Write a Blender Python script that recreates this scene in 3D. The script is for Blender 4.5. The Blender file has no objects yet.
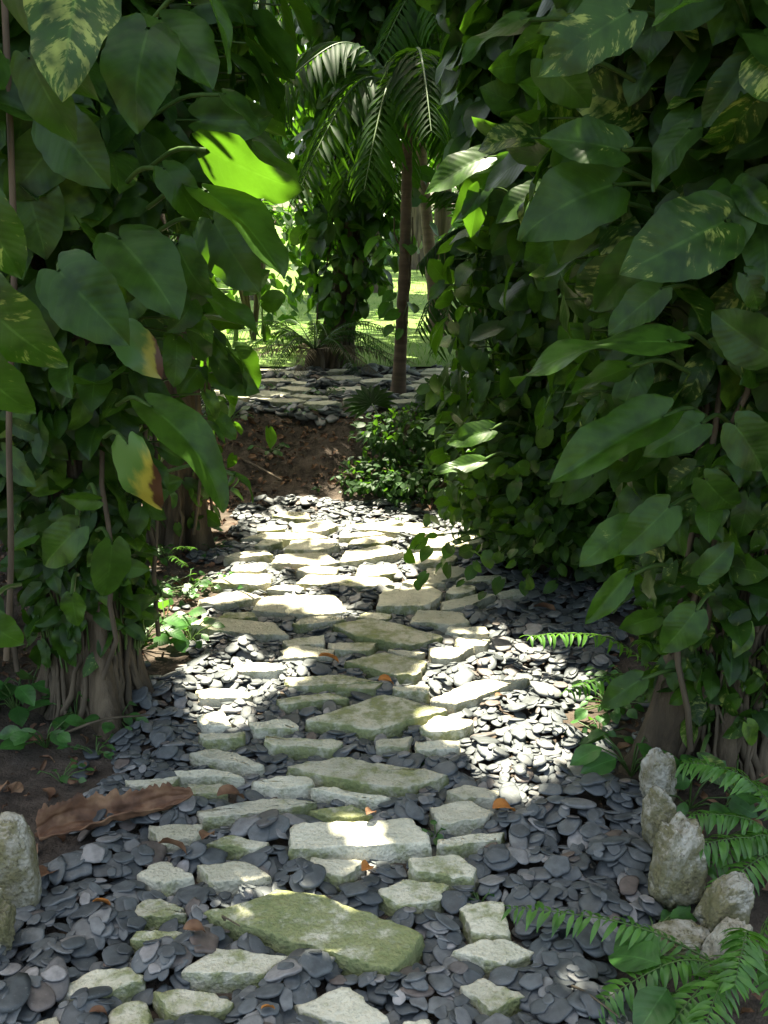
import bpy, math, random
import numpy as np
from mathutils import Vector, noise as mnoise
R = np.random.default_rng(7)
random.seed(7)
C = bpy.context.scene.collection
PI = math.pi

# ------------------------------------------------------------------ camera geometry
F = 995.0
PITCH = math.radians(16.1)
CAM = np.array([0.0, 0.0, 1.55])
FWD = np.array([0, math.cos(PITCH), -math.sin(PITCH)])
UP = np.array([0, math.sin(PITCH), math.cos(PITCH)])
RIGHT = np.array([1.0, 0, 0])

def ray(px, py):
    return FWD + RIGHT * ((px - 384) / F) + UP * ((512 - py) / F)
def at(px, py, Y):
    d = ray(px, py); return CAM + d * (Y / d[1])
def gnd(px, py, z=0.0):
    d = ray(px, py); return CAM + d * ((z - CAM[2]) / d[2])

SUN_EL, SUN_AZ = math.radians(70), math.radians(-15)      # azimuth from +Y, clockwise
S = np.array([math.cos(SUN_EL) * math.sin(SUN_AZ), math.cos(SUN_EL) * math.cos(SUN_AZ), math.sin(SUN_EL)])

def smooth(a, b, x):
    t = np.clip((x - a) / (b - a), 0, 1); return t * t * (3 - 2 * t)
def H(x, y):
    """terrain height"""
    x = np.asarray(x, float); y = np.asarray(y, float)
    h = 0.38 * smooth(5.3, 6.5, y + 0.12 * np.sin(x * 3.1)) + 0.004 * np.clip(y - 6.3, 0, 60)
    side = smooth(0.75, 1.25, np.abs(x + 0.1)) * (1 - smooth(5.0, 6.0, y))
    h = h + side * (0.035 + 0.02 * np.sin(x * 5 + y * 3.3) + 0.012 * np.sin(y * 9 + x * 7))
    rough = (1 - smooth(8.3, 9.5, y)) * (side + smooth(5.3, 5.8, y) * (1 - smooth(6.4, 6.8, y)))
    h = h + rough * 0.025 * np.sin(x * 11 + 1.3 * np.sin(y * 8)) * np.sin(y * 13 + x * 4)
    far = np.clip(np.hypot(x, y) - 45, 0, 200)
    return h + far * 0.02

# ------------------------------------------------------------------ tagging
def tag(o, label=None, cat=None, group=None, kind=None):
    if label: o['label'] = label
    if cat: o['category'] = cat
    if group: o['group'] = group
    if kind: o['kind'] = kind
    return o
def thing(name, label, cat, loc, group=None):
    o = bpy.data.objects.new(name, None); C.objects.link(o)
    o.location = [float(v) for v in loc]; o.empty_display_size = 0.1
    return tag(o, label, cat, group)

# ------------------------------------------------------------------ mesh builder
class MB:
    def __init__(s):
        s.V = []; s.Q = []; s.QM = []; s.UV = []; s.T = []; s.W = []; s.n = 0
    def add(s, V, Fq, mat=0, uv=None, tint=0.5, var=0.0):
        Fq = np.array(Fq, np.int64)
        V = np.asarray(V, np.float32); Fq = np.asarray(Fq, np.int64)
        if len(V) == 0 or len(Fq) == 0: return
        if Fq.shape[1] == 3: Fq = np.concatenate([Fq, -np.ones((len(Fq), 1), np.int64)], 1)
        s.V.append(V); s.Q.append(np.where(Fq < 0, -1, Fq + s.n)); s.QM.append(np.full(len(Fq), mat, np.int32))
        s.UV.append(np.zeros((len(V), 2), np.float32) if uv is None else np.asarray(uv, np.float32))
        s.T.append(np.broadcast_to(np.asarray(tint, np.float32), (len(V),)))
        s.W.append(np.broadcast_to(np.asarray(var, np.float32), (len(V),)))
        s.n += len(V)
    def build(s, name, mats, parent=None, smooth=True, origin=None):
        V = np.concatenate(s.V); Q = np.concatenate(s.Q); QM = np.concatenate(s.QM)
        UV = np.concatenate(s.UV); T = np.concatenate(s.T); W = np.concatenate(s.W)
        if parent is not None: V = V - np.array(parent.location, np.float32)
        elif origin is not None: V = V - np.asarray(origin, np.float32)
        tri = Q[:, 3] < 0
        cnt = np.where(tri, 3, 4)
        start = np.concatenate([[0], np.cumsum(cnt)[:-1]])
        mask = np.ones(Q.shape, bool); mask[tri, 3] = False
        loops = Q[mask]
        me = bpy.data.meshes.new(name)
        me.vertices.add(len(V)); me.vertices.foreach_set('co', V.astype(np.float32).ravel())
        me.loops.add(len(loops)); me.loops.foreach_set('vertex_index', loops.astype(np.int32))
        me.polygons.add(len(Q)); me.polygons.foreach_set('loop_start', start.astype(np.int32))
        me.polygons.foreach_set('material_index', QM)
        me.polygons.foreach_set('use_smooth', np.full(len(Q), smooth, bool))
        for m in (mats if isinstance(mats, (list, tuple)) else [mats]): me.materials.append(m)
        me.update(calc_edges=True)
        uvl = me.uv_layers.new(name='UVMap'); uvl.data.foreach_set('uv', UV[loops].ravel())
        a = me.attributes.new('tint', 'FLOAT', 'POINT'); a.data.foreach_set('value', np.ascontiguousarray(T))
        a = me.attributes.new('vari', 'FLOAT', 'POINT'); a.data.foreach_set('value', np.ascontiguousarray(W))
        me.validate()
        o = bpy.data.objects.new(name, me); C.objects.link(o)
        if parent is not None: o.parent = parent
        elif origin is not None: o.location = [float(v) for v in origin]
        return o
    def inst(s, tmpl, pos, tip, nrm, size, mat=0, tint=None, var=None, wid=None):
        """many copies of a leaf template (V,F,UV): y along tip, z along normal"""
        V, Fq, UV = tmpl; m = len(pos)
        if m == 0: return
        Y = tip / np.linalg.norm(tip, axis=1, keepdims=True)
        Z = nrm - (nrm * Y).sum(1, keepdims=True) * Y
        Z /= (np.linalg.norm(Z, axis=1, keepdims=True) + 1e-9)
        X = np.cross(Y, Z)
        sz = np.asarray(size)[:, None]
        wx = sz if wid is None else sz * np.asarray(wid)[:, None]
        P = (V[None, :, 0:1] * (X * wx)[:, None, :] + V[None, :, 1:2] * (Y * sz)[:, None, :]
             + V[None, :, 2:3] * (Z * sz)[:, None, :] + pos[:, None, :])
        n = len(V)
        FF = (Fq[None] + (np.arange(m) * n)[:, None, None]).reshape(-1, Fq.shape[1])
        tt = np.repeat(R.random(m) if tint is None else tint, n)
        vv = np.repeat(np.zeros(m) if var is None else var, n)
        s.add(P.reshape(-1, 3), FF, mat, np.tile(UV, (m, 1)), tt, vv)
    def tube(s, pts, rad, k=6, mat=0, tint=0.5, cap=True):
        P = np.asarray(pts, float); n = len(P); rad = np.broadcast_to(np.asarray(rad, float), (n,))
        T = np.gradient(P, axis=0); T /= np.linalg.norm(T, axis=1, keepdims=True) + 1e-9
        ref = np.array([0.31, 0.87, 0.12]) if abs(T[0, 2]) > 0.7 else np.array([0, 0, 1.0])
        A = np.cross(T, ref); A /= np.linalg.norm(A, axis=1, keepdims=True) + 1e-9
        B = np.cross(T, A)
        th = np.arange(k) * 2 * PI / k
        V = P[:, None] + rad[:, None, None] * (np.cos(th)[None, :, None] * A[:, None] + np.sin(th)[None, :, None] * B[:, None])
        i, j = np.meshgrid(np.arange(n - 1), np.arange(k), indexing='ij')
        a = i * k + j; b = i * k + (j + 1) % k
        Fq = np.stack([a, b, b + k, a + k], -1).reshape(-1, 4)
        L = np.linspace(0, 1, n)
        uv = np.stack(np.broadcast_arrays(L[:, None], th[None] / (2 * PI)), -1).reshape(-1, 2)
        s.add(V.reshape(-1, 3), Fq, mat, uv, tint)

def curve(pts, n):
    """smooth Catmull-Rom through points"""
    P = np.asarray(pts, float); P = np.vstack([2 * P[0] - P[1], P, 2 * P[-1] - P[-2]])
    out = []
    m = len(P) - 3
    for t in np.linspace(0, m - 1e-6, n):
        i = int(t); f = t - i
        p0, p1, p2, p3 = P[i:i + 4]
        out.append(0.5 * (2 * p1 + (p2 - p0) * f + (2 * p0 - 5 * p1 + 4 * p2 - p3) * f * f + (3 * p1 - p0 - 3 * p2 + p3) * f ** 3))
    return np.array(out)

# ------------------------------------------------------------------ materials
def new_mat(name):
    m = bpy.data.materials.new(name); m.use_nodes = True
    nt = m.node_tree; nt.nodes.clear()
    out = nt.nodes.new('ShaderNodeOutputMaterial')
    return m, nt, out
class N:
    def __init__(s, nt): s.nt = nt
    def __call__(s, typ, ins=None, **kw):
        n = s.nt.nodes.new(typ)
        for k, v in kw.items(): setattr(n, k, v)
        for k, v in (ins or {}).items():
            sock = n.inputs[k]
            if hasattr(v, 'is_output'): s.nt.links.new(v, sock)
            else: sock.default_value = v
        return n
    def math(s, op, a, b=0.0, c=0.0, clamp=False):
        return s('ShaderNodeMath', {0: a, 1: b, 2: c}, operation=op, use_clamp=clamp).outputs[0]
    def mix(s, f, a, b, blend='MIX'):
        n = s.nt.nodes.new('ShaderNodeMix'); n.data_type = 'RGBA'; n.blend_type = blend
        for k, v in ((0, f), (6, a), (7, b)):
            if hasattr(v, 'is_output'): s.nt.links.new(v, n.inputs[k])
            else: n.inputs[k].default_value = v if k == 0 else (*v, 1) if len(v) == 3 else v
        return n.outputs[2]
    def ss(s, x, a, b):
        return s('ShaderNodeMapRange', {0: x, 1: a, 2: b, 3: 0.0, 4: 1.0}, interpolation_type='SMOOTHSTEP').outputs[0]
    def noise(s, vec, scale, detail=4, rough=0.55):
        return s('ShaderNodeTexNoise', {'Vector': vec, 'Scale': scale, 'Detail': detail, 'Roughness': rough}).outputs[0]

def leaf_mat(name, dark, light, pale=(0.27, 0.33, 0.075), trans=0.3, rough=0.42, tr_col=None, spec=0.5, veins=True, nveins=11):
    m, nt, out = new_mat(name); n = N(nt)
    uv = n('ShaderNodeUVMap', uv_map='UVMap').outputs[0]
    sp = n('ShaderNodeSeparateXYZ', {0: uv}); U, V = sp.outputs[0], sp.outputs[1]
    av = n.math('MULTIPLY', n.math('ABSOLUTE', n.math('SUBTRACT', V, 0.5)), 2.0)
    tint = n('ShaderNodeAttribute', attribute_name='tint').outputs['Fac']
    col = n.mix(tint, dark, light)
    col = n.mix(n.ss(tint, 0.95, 1.8), col, (0.11, 0.2, 0.02))
    bump = None
    if veins:
        k = n.math('SUBTRACT', U, n.math('MULTIPLY', av, 0.22))
        vw = n.math('SINE', n.math('MULTIPLY', k, 2 * PI * nveins))
        vline = n.ss(vw, 0.86, 1.0)
        mid = n.math('SUBTRACT', 1.0, n.ss(av, 0.02, 0.06))
        both = n.math('MAXIMUM', n.math('MULTIPLY', vline, 0.22), n.math('MULTIPLY', mid, 0.9))
        vari = n('ShaderNodeAttribute', attribute_name='vari').outputs['Fac']
        side = n.math('GREATER_THAN', V, 0.5)
        vec = n('ShaderNodeCombineXYZ', {0: n.math('ADD', n.math('MULTIPLY', k, 9.0), n.math('MULTIPLY', side, 31.0)),
                                         1: n.math('MULTIPLY', av, 1.1), 2: n.math('MULTIPLY', tint, 77.0)}).outputs[0]
        nz = n.noise(vec, 1.0, 4, 0.7)
        thr = n.math('SUBTRACT', 0.82, n.math('MULTIPLY', vari, 0.42))
        pf = n.ss(n.math('SUBTRACT', nz, thr), 0.0, 0.07)
        col = n.mix(pf, col, pale)
        col = n.mix(n.math('MULTIPLY', both, 0.35), col, tuple(min(1, c * 2.1 + 0.02) for c in light))
        bump = n('ShaderNodeBump', {'Height': n.math('ADD', n.math('MULTIPLY', vw, -0.5), n.math('MULTIPLY', mid, -0.8)),
                                    'Strength': 0.12, 'Distance': 0.003}).outputs[0]
    geo = n('ShaderNodeNewGeometry')
    blotch = n.noise(geo.outputs['Position'], 23.0, 3)
    col = n.mix(n.ss(blotch, 0.35, 0.75), col, tuple(c * 0.62 for c in dark))
    pb = n('ShaderNodeBsdfPrincipled', {'Base Color': col, 'Roughness': rough, 'Specular IOR Level': spec})
    tcol = n.mix(0.55, col, tr_col or (0.22, 0.55, 0.03))
    tb = n('ShaderNodeBsdfTranslucent', {'Color': tcol})
    if bump: nt.links.new(bump, pb.inputs['Normal'])
    mx = n('ShaderNodeMixShader', {0: trans, 1: pb.outputs[0], 2: tb.outputs[0]})
    nt.links.new(mx.outputs[0], out.inputs[0]); return m

def plain_mat(name, cols, scale, rough=0.8, bump=0.4, dist=0.01, stretch=(1, 1, 1), detail=6, spec=0.3, tint_mix=0.0, bscale=None):
    m, nt, out = new_mat(name); n = N(nt)
    tc = n('ShaderNodeNewGeometry').outputs['Position']
    mp = n('ShaderNodeMapping', {0: tc, 3: stretch}).outputs[0]
    nz = n.noise(mp, scale, detail)
    cr = n('ShaderNodeValToRGB', {0: nz})
    e = cr.color_ramp.elements
    ps = np.linspace(0.3, 0.7, len(cols))
    e[0].position = ps[0]; e[0].color = (*cols[0], 1); e[1].position = ps[-1]; e[1].color = (*cols[-1], 1)
    for p, c in list(zip(ps, cols))[1:-1]:
        x = e.new(p); x.color = (*c, 1)
    col = cr.outputs[0]
    if tint_mix:
        tint = n('ShaderNodeAttribute', attribute_name='tint').outputs['Fac']
        col = n.mix(tint_mix, col, n.mix(tint, (0.3, 0.3, 0.3), (1.6, 1.6, 1.6)), 'MULTIPLY')
    b = n('ShaderNodeBump', {'Height': n.noise(mp, bscale or scale * 2.2, 5, 0.65), 'Strength': bump, 'Distance': dist})
    pb = n('ShaderNodeBsdfPrincipled', {'Base Color': col, 'Roughness': rough, 'Specular IOR Level': spec, 'Normal': b.outputs[0]})
    nt.links.new(pb.outputs[0], out.inputs[0]); return m

def slate_mat():
    m, nt, out = new_mat('slate'); n = N(nt)
    pos = n('ShaderNodeNewGeometry').outputs['Position']
    tint = n('ShaderNodeAttribute', attribute_name='tint').outputs['Fac']
    cr = n('ShaderNodeValToRGB', {0: tint}); e = cr.color_ramp.elements
    e[0].position = 0; e[0].color = (0.05, 0.056, 0.06, 1); e[1].position = 1; e[1].color = (0.115, 0.082, 0.066, 1)
    for p, c in ((0.35, (0.076, 0.084, 0.089)), (0.65, (0.10, 0.108, 0.113)), (0.82, (0.155, 0.155, 0.155)), (0.9, (0.24, 0.225, 0.22)), (0.95, (0.095, 0.10, 0.105))):
        x = e.new(p); x.color = (*c, 1)
    off = n('ShaderNodeCombineXYZ', {0: n.math('MULTIPLY', tint, 400.0), 1: 0.0, 2: 0.0}).outputs[0]
    v = n('ShaderNodeVectorMath', {0: pos, 1: off}, operation='ADD').outputs[0]
    nz = n.noise(v, 38, 5, 0.6)
    col = n.mix(1.0, cr.outputs[0], n.mix(n.ss(nz, 0.3, 0.72), (0.72, 0.72, 0.72), (1.3, 1.3, 1.28)), 'MULTIPLY')
    sc = n.ss(n.noise(v, 110, 3, 0.7), 0.62, 0.72)
    col = n.mix(n.math('MULTIPLY', sc, 0.35), col, (0.24, 0.24, 0.23))
    b = n('ShaderNodeBump', {'Height': n.noise(v, 70, 5, 0.7), 'Strength': 0.35, 'Distance': 0.003})
    pb = n('ShaderNodeBsdfPrincipled', {'Base Color': col, 'Roughness': 0.55, 'Specular IOR Level': 0.5, 'Normal': b.outputs[0]})
    nt.links.new(pb.outputs[0], out.inputs[0]); return m

def stone_mat(name, pale, grey, moss, mossy, pit=0.5):
    """limestone: pale top, algae / moss blotches, pits; 'vari' on the mesh = how mossy this stone is"""
    m, nt, out = new_mat(name); n = N(nt)
    pos = n('ShaderNodeNewGeometry').outputs['Position']
    vari = n('ShaderNodeAttribute', attribute_name='vari').outputs['Fac']
    tint = n('ShaderNodeAttribute', attribute_name='tint').outputs['Fac']
    n1 = n.noise(pos, 9, 6, 0.6); n2 = n.noise(pos, 34, 5, 0.65); n3 = n.noise(pos, 120, 4, 0.7)
    col = n.mix(n.ss(n1, 0.3, 0.7), pale, grey)
    col = n.mix(1.0, col, n.mix(tint, (0.78, 0.77, 0.75), (1.12, 1.12, 1.12)), 'MULTIPLY')
    mf = n.math('ADD', n.math('MULTIPLY', n1, 0.55), n.math('MULTIPLY', n2, 0.45))
    thr = n.math('SUBTRACT', 0.655, n.math('MULTIPLY', vari, 0.34))
    nzv = n('ShaderNodeSeparateXYZ', {0: n('ShaderNodeNewGeometry').outputs['True Normal']}).outputs[2]
    thr = n.math('SUBTRACT', thr, n.math('MULTIPLY', n.math('SUBTRACT', 1.0, n.ss(nzv, 0.2, 0.8)), 0.09))   # algae keep to the damp sides
    f = n.ss(n.math('SUBTRACT', mf, thr), -0.03, 0.14)
    mcol = n.mix(n.ss(n2, 0.35, 0.65), moss, mossy)
    col = n.mix(n.math('MULTIPLY', f, 0.85), col, mcol)
    col = n.mix(n.math('MULTIPLY', n.ss(n.math('ADD', n.math('MULTIPLY', n3, .6), n.math('MULTIPLY', n2, .4)), 0.52, 0.62), pit), col, tuple(c * 0.35 for c in grey))
    vo = n('ShaderNodeTexVoronoi', {'Vector': pos, 'Scale': 95.0}).outputs[0]
    hgt = n.math('ADD', n.math('MULTIPLY', n2, 1.4), n.math('ADD', n.math('MULTIPLY', n3, 0.7), n.math('MULTIPLY', vo, 0.5)))
    b = n('ShaderNodeBump', {'Height': hgt, 'Strength': 0.8, 'Distance': 0.009})
    pb = n('ShaderNodeBsdfPrincipled', {'Base Color': col, 'Roughness': 0.85, 'Specular IOR Level': 0.25, 'Normal': b.outputs[0]})
    nt.links.new(pb.outputs[0], out.inputs[0]); return m

def sick_leaf_mat(name, green, yellow, brown, lo, hi):
    """leaf whose outer half has withered yellow and brown"""
    m, nt, out = new_mat(name); n = N(nt)
    uv = n('ShaderNodeUVMap', uv_map='UVMap').outputs[0]
    sp = n('ShaderNodeSeparateXYZ', {0: uv}); U, V = sp.outputs[0], sp.outputs[1]
    nz = n.noise(uv, 4.0, 3)
    a = n.math('ADD', n.math('MULTIPLY', U, 0.7), n.math('ADD', n.math('MULTIPLY', nz, 0.35), n.math('MULTIPLY', V, -0.35)))
    col = n.mix(n.ss(a, lo, lo + 0.18), green, yellow)
    col = n.mix(n.ss(n.math('SUBTRACT', a, n.math('MULTIPLY', V, 0.35)), hi, hi + 0.12), col, brown)
    pb = n('ShaderNodeBsdfPrincipled', {'Base Color': col, 'Roughness': 0.42})
    tb = n('ShaderNodeBsdfTranslucent', {'Color': col})
    mx = n('ShaderNodeMixShader', {0: 0.35, 1: pb.outputs[0], 2: tb.outputs[0]})
    nt.links.new(mx.outputs[0], out.inputs[0]); return m

M = {}
M['vine'] = leaf_mat('vine_leaf', (0.013, 0.041, 0.006), (0.043, 0.105, 0.011), spec=.3, rough=.42)
M['vine_small'] = leaf_mat('vine_leaf_small', (0.016, 0.047, 0.007), (0.050, 0.12, 0.013), spec=.3, rough=.42)
M['canopy'] = leaf_mat('canopy_leaf', (0.022, 0.066, 0.014), (0.05, 0.12, 0.022), veins=False, trans=0.28)
M['bg'] = leaf_mat('far_leaf', (0.03, 0.085, 0.015), (0.085, 0.17, 0.03), veins=False, trans=0.35)
M['shrub'] = leaf_mat('shrub_leaf', (0.014, 0.042, 0.010), (0.034, 0.09, 0.018), veins=False, trans=0.25, rough=.55, spec=.25)
M['ground_leaf'] = leaf_mat('ground_leaf', (0.028, 0.095, 0.02), (0.06, 0.18, 0.035), nveins=7)
M['fern'] = leaf_mat('fern_leaf', (0.05, 0.15, 0.024), (0.10, 0.25, 0.036), veins=False, trans=0.35)
M['palm'] = leaf_mat('palm_leaf', (0.007, 0.024, 0.006), (0.017, 0.048, 0.010), veins=False, trans=0.25, rough=0.6, spec=.12)
M['drypalm'] = leaf_mat('dry_palm_leaf', (0.11, 0.085, 0.05), (0.2, 0.16, 0.1), veins=False, trans=0.15, tr_col=(0.3, 0.2, 0.1), rough=0.7)
M['stalk'] = plain_mat('green_stalk', [(0.03, 0.07, 0.015), (0.07, 0.12, 0.03)], 14, rough=0.45, bump=0.1)
M['bark'] = plain_mat('bark', [(0.026, 0.019, 0.012), (0.075, 0.054, 0.034), (0.14, 0.105, 0.068)], 16, bump=0.9, dist=0.02, stretch=(1, 1, 0.12), bscale=40)
M['palmbark'] = plain_mat('palm_bark', [(0.09, 0.06, 0.045), (0.17, 0.115, 0.085)], 10, bump=0.6, stretch=(0.3, 0.3, 3))
M['root'] = plain_mat('aerial_root', [(0.04, 0.03, 0.019), (0.13, 0.098, 0.064)], 20, bump=0.6, stretch=(1, 1, 0.2))
M['soil'] = plain_mat('soil', [(0.035, 0.026, 0.02), (0.075, 0.056, 0.043), (0.125, 0.095, 0.075)], 11, rough=0.95, bump=0.9, dist=0.02, bscale=60)
M['lawn'] = plain_mat('lawn', [(0.06, 0.12, 0.02), (0.11, 0.185, 0.035), (0.14, 0.2, 0.05)], 1.3, rough=0.9, bump=0.6, dist=0.03, bscale=50)
M['grass'] = leaf_mat('grass_blade', (0.06, 0.13, 0.02), (0.12, 0.21, 0.04), veins=False, trans=0.35)
M['slate'] = slate_mat()
M['lime'] = stone_mat('limestone', (0.66, 0.62, 0.49), (0.50, 0.475, 0.36), (0.13, 0.17, 0.045), (0.24, 0.26, 0.09), 0.35)
M['coral'] = stone_mat('coral_rock', (0.50, 0.48, 0.42), (0.22, 0.185, 0.12), (0.10, 0.10, 0.04), (0.19, 0.17, 0.08), 0.7)
M['dead'] = plain_mat('dead_leaf', [(0.05, 0.026, 0.016), (0.14, 0.07, 0.04), (0.26, 0.15, 0.085)], 17, rough=0.7, bump=0.4, dist=0.004)
M['orange'] = plain_mat('orange_leaf', [(0.35, 0.12, 0.03), (0.48, 0.2, 0.05)], 25, rough=0.6, bump=0.3, dist=0.004)
M['sick'] = sick_leaf_mat('withered_leaf', (0.09, 0.2, 0.035), (0.45, 0.4, 0.06), (0.1, 0.045, 0.02), 0.18, 0.28)
M['sick2'] = sick_leaf_mat('browning_leaf', (0.06, 0.15, 0.03), (0.3, 0.3, 0.05), (0.09, 0.045, 0.03), 0.3, 0.4)

# ------------------------------------------------------------------ leaf templates
def grid_faces(nu, nv):
    i, j = np.meshgrid(np.arange(nu - 1), np.arange(nv - 1), indexing='ij')
    a = i * nv + j
    return np.stack([a, a + 1, a + 1 + nv, a + nv], -1).reshape(-1, 4)
PW = ([0, .05, .15, .3, .45, .6, .75, .88, .96, 1], [.20, .29, .37, .40, .385, .335, .25, .135, .055, .004])
OW = ([0, .1, .3, .5, .7, .9, 1], [.02, .15, .26, .28, .21, .08, .004])
LW = ([0, .1, .3, .6, .85, 1], [.008, .04, .055, .05, .025, .002])
def leaf_tmpl(nu=9, nv=7, prof=PW, fold=0.15, droop=0.5, wav=0.02, twist=0.0, heart=0.15, seed=0, wmul=1.0):
    r = np.random.default_rng(seed)
    u = np.linspace(0, 1, nu); v = np.linspace(-1, 1, nv)
    w = np.interp(u, *prof) * wmul
    U, Vv = np.meshgrid(u, v, indexing='ij')
    edge = 1 + wav * .9 * np.sin(U * 17 + 3 * np.sign(Vv) + r.random() * 6) * np.abs(Vv) ** 2 + wav * .6 * np.sin(U * 41 + r.random() * 6) * np.abs(Vv) ** 3
    x = Vv * w[:, None] * edge
    y = U - heart * np.sin(np.abs(Vv) * PI * 0.75) * np.exp(-(U / 0.2) ** 2)
    z = fold * np.abs(x) + wav * np.abs(Vv) * np.sin(U * 11 + r.random() * 6 + 2 * np.sign(Vv)) - 0.25 * fold * x * x * 4
    # bend along the length
    ang = droop * y
    yy = np.where(abs(droop) > 1e-3, np.sin(ang) / (droop if abs(droop) > 1e-3 else 1), y)
    zz = -(1 - np.cos(ang)) / (droop if abs(droop) > 1e-3 else 1)
    y2 = yy + z * np.sin(ang); z2 = zz + z * np.cos(ang)
    if twist:
        a = twist * U; x, z2 = x * np.cos(a) - z2 * np.sin(a), x * np.sin(a) + z2 * np.cos(a)
    V = np.stack([x, y2, z2], -1).reshape(-1, 3)
    UV = np.stack([U, Vv * 0.5 + 0.5], -1).reshape(-1, 2)
    return V, grid_faces(nu, nv), UV
VTP = [(.25, .5, .03, .1, .88), (.12, .9, .04, -.25, .82), (.45, .3, .03, .25, .86), (.08, .7, .045, 0, .92), (.3, 1.2, .03, .35, .76), (.2, .2, .04, -.2, .84), (.55, 1.6, .05, .5, .7), (.7, .6, .04, -.5, .78)]
VT = [leaf_tmpl(9, 7, PW, f, d, w, t, .15, i, wm) for i, (f, d, w, t, wm) in enumerate(VTP)]
VH = [leaf_tmpl(18, 11, PW, f, d, w, t, .15, i, wm) for i, (f, d, w, t, wm) in enumerate(VTP)]
VTS = [leaf_tmpl(6, 5, PW, f, d, .02, t, .15, i) for i, (f, d, t) in enumerate([(.25, .5, .1), (.15, .9, -.2), (.35, .3, .2)])]
CT = [leaf_tmpl(4, 3, OW, .3, .6, 0, .1, 0, 1), leaf_tmpl(4, 3, OW, .15, .2, 0, -.2, 0, 2), leaf_tmpl(4, 3, PW, .2, .5, 0, 0, 0.05, 3)]
GT = [leaf_tmpl(6, 5, OW, .25, .7, .01, .1, 0, 4, 1.15), leaf_tmpl(6, 5, OW, .15, .4, .015, -.2, 0, 5, 1.3)]

def unit(a): return a / (np.linalg.norm(a, axis=-1, keepdims=True) + 1e-9)

# ------------------------------------------------------------------ where the sun reaches the floor: openings in the crowns
def inpoly(poly, x, y):
    c = np.zeros(len(x), bool); n = len(poly)
    for i in range(n):
        x1, y1 = poly[i]; x2, y2 = poly[(i + 1) % n]
        t = ((y1 > y) != (y2 > y)) & (x < (x2 - x1) * (y - y1) / (y2 - y1 + 1e-12) + x1)
        c ^= t
    return c
class VN:   # cheap value noise from sines
    def __init__(s, seed, f):
        r = np.random.default_rng(seed); s.k = r.normal(0, f, (10, 2)); s.p = r.random(10) * 6.28
    def __call__(s, x, y):
        return np.sin(x[..., None] * s.k[:, 0] + y[..., None] * s.k[:, 1] + s.p).mean(-1) * 2.0
vn1, vn2 = VN(3, 7), VN(5, 16)
def gp(pts, z=0.05): return [tuple(gnd(a, b, z)[:2]) for a, b in pts]
OPEN = [  # polygon on the ground, noise threshold below which crowns are open (2 = wholly open)
    (gp([(440, 632), (500, 615), (560, 640), (615, 690), (600, 748), (530, 772), (465, 752), (425, 710), (408, 672)]), 2, .05),
    (gp([(170, 662), (250, 645), (330, 650), (320, 668), (262, 700), (236, 730), (196, 722), (170, 700)]), .9, .05),
    (gp([(225, 590), (235, 560), (262, 532), (300, 515), (470, 512), (470, 545), (430, 575), (400, 600), (330, 612)]), .3, .05),
    (gp([(385, 513), (470, 508), (470, 545), (400, 548)]), .9, .05),
    (gp([(255, 560), (420, 555), (400, 575), (240, 585)]), .7, .05),
    (gp([(300, 823), (400, 820), (436, 843), (340, 850)]), 2, .08),
    (gp([(285, 486), (335, 484), (345, 498), (290, 500)]), .8, .0),
    (gp([(190, 770), (240, 768), (240, 780), (190, 780)]), 1, .05),
    (gp([(500, 785), (545, 775), (560, 800), (520, 808)]), .3, .05),
    (gp([(125, 560), (205, 555), (215, 630), (150, 645), (120, 625)]), 2, .12),
    ([(-1.8, 6.5), (2.0, 6.5), (2.4, 8.6), (-2.2, 8.6)], .3, .4),
    ([(-1.0, 5.4), (-0.2, 5.4), (-0.2, 6.4), (-1.0, 6.4)], .5, .2),
    ([(-9, 8.6), (9, 8.6), (16, 40), (-16, 40)], .35, .4),
]
LIT = []   # single points (leaves) which the sun reaches: (point, radius)
def blocked(P, sz=0.15, polys=True):
    sz = np.broadcast_to(np.asarray(sz, float), (len(P),))
    """mask of leaf centres which stand between the sun and an opening"""
    kill = np.zeros(len(P), bool)
    for poly, thr, z in (OPEN if polys else []):
        q = P - S * ((P[:, 2:3] - z) / S[2])
        ins = inpoly(poly, q[:, 0], q[:, 1])
        for ox, oy in ((1, 0), (-1, 0), (0, 1), (0, -1)):
            ins |= inpoly(poly, q[:, 0] + ox * sz * .55, q[:, 1] + oy * sz * .55)
        if thr < 1.5:
            nz = 0.65 * vn1(q[:, 0], q[:, 1]) + 0.6 * vn2(q[:, 0], q[:, 1])
            ins &= nz < thr - 0.1 if thr < 0.5 else nz < thr
        kill |= ins
    for h, r in LIT:
        d = P - h; t = d @ S
        dist = np.linalg.norm(d - t[:, None] * S, axis=1)
        kill |= (t > 0.02) & (dist < r + sz * .4)
    return kill
for (ax_, ay_, bx_, by_, Y_, r) in [   # leaves in the sun: stretch of the leaf, its distance, half width
    (225, 150, 285, 192, 2.47, .07), (225, 175, 270, 195, 2.47, .05), (215, 198, 285, 240, 2.40, .04), (205, 294, 255, 324, 2.42, .05), (595, 336, 522, 333, 2.16, .045), (600, 376, 580, 384, 2.23, .02),
    (175, 415, 215, 440, 2.42, .05), (355, 408, 395, 412, 6.05, .16), (535, 635, 585, 634, 2.85, .05), (215, 20, 234, 60, 2.28, .03),
    (428, 180, 460, 165, 3.75, .02), (438, 469, 455, 466, 3.7, .02)]:
    for f_ in (0, .5, 1):
        LIT.append((at(ax_ + (bx_ - ax_) * f_, ay_ + (by_ - ay_) * f_, Y_), r))

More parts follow.
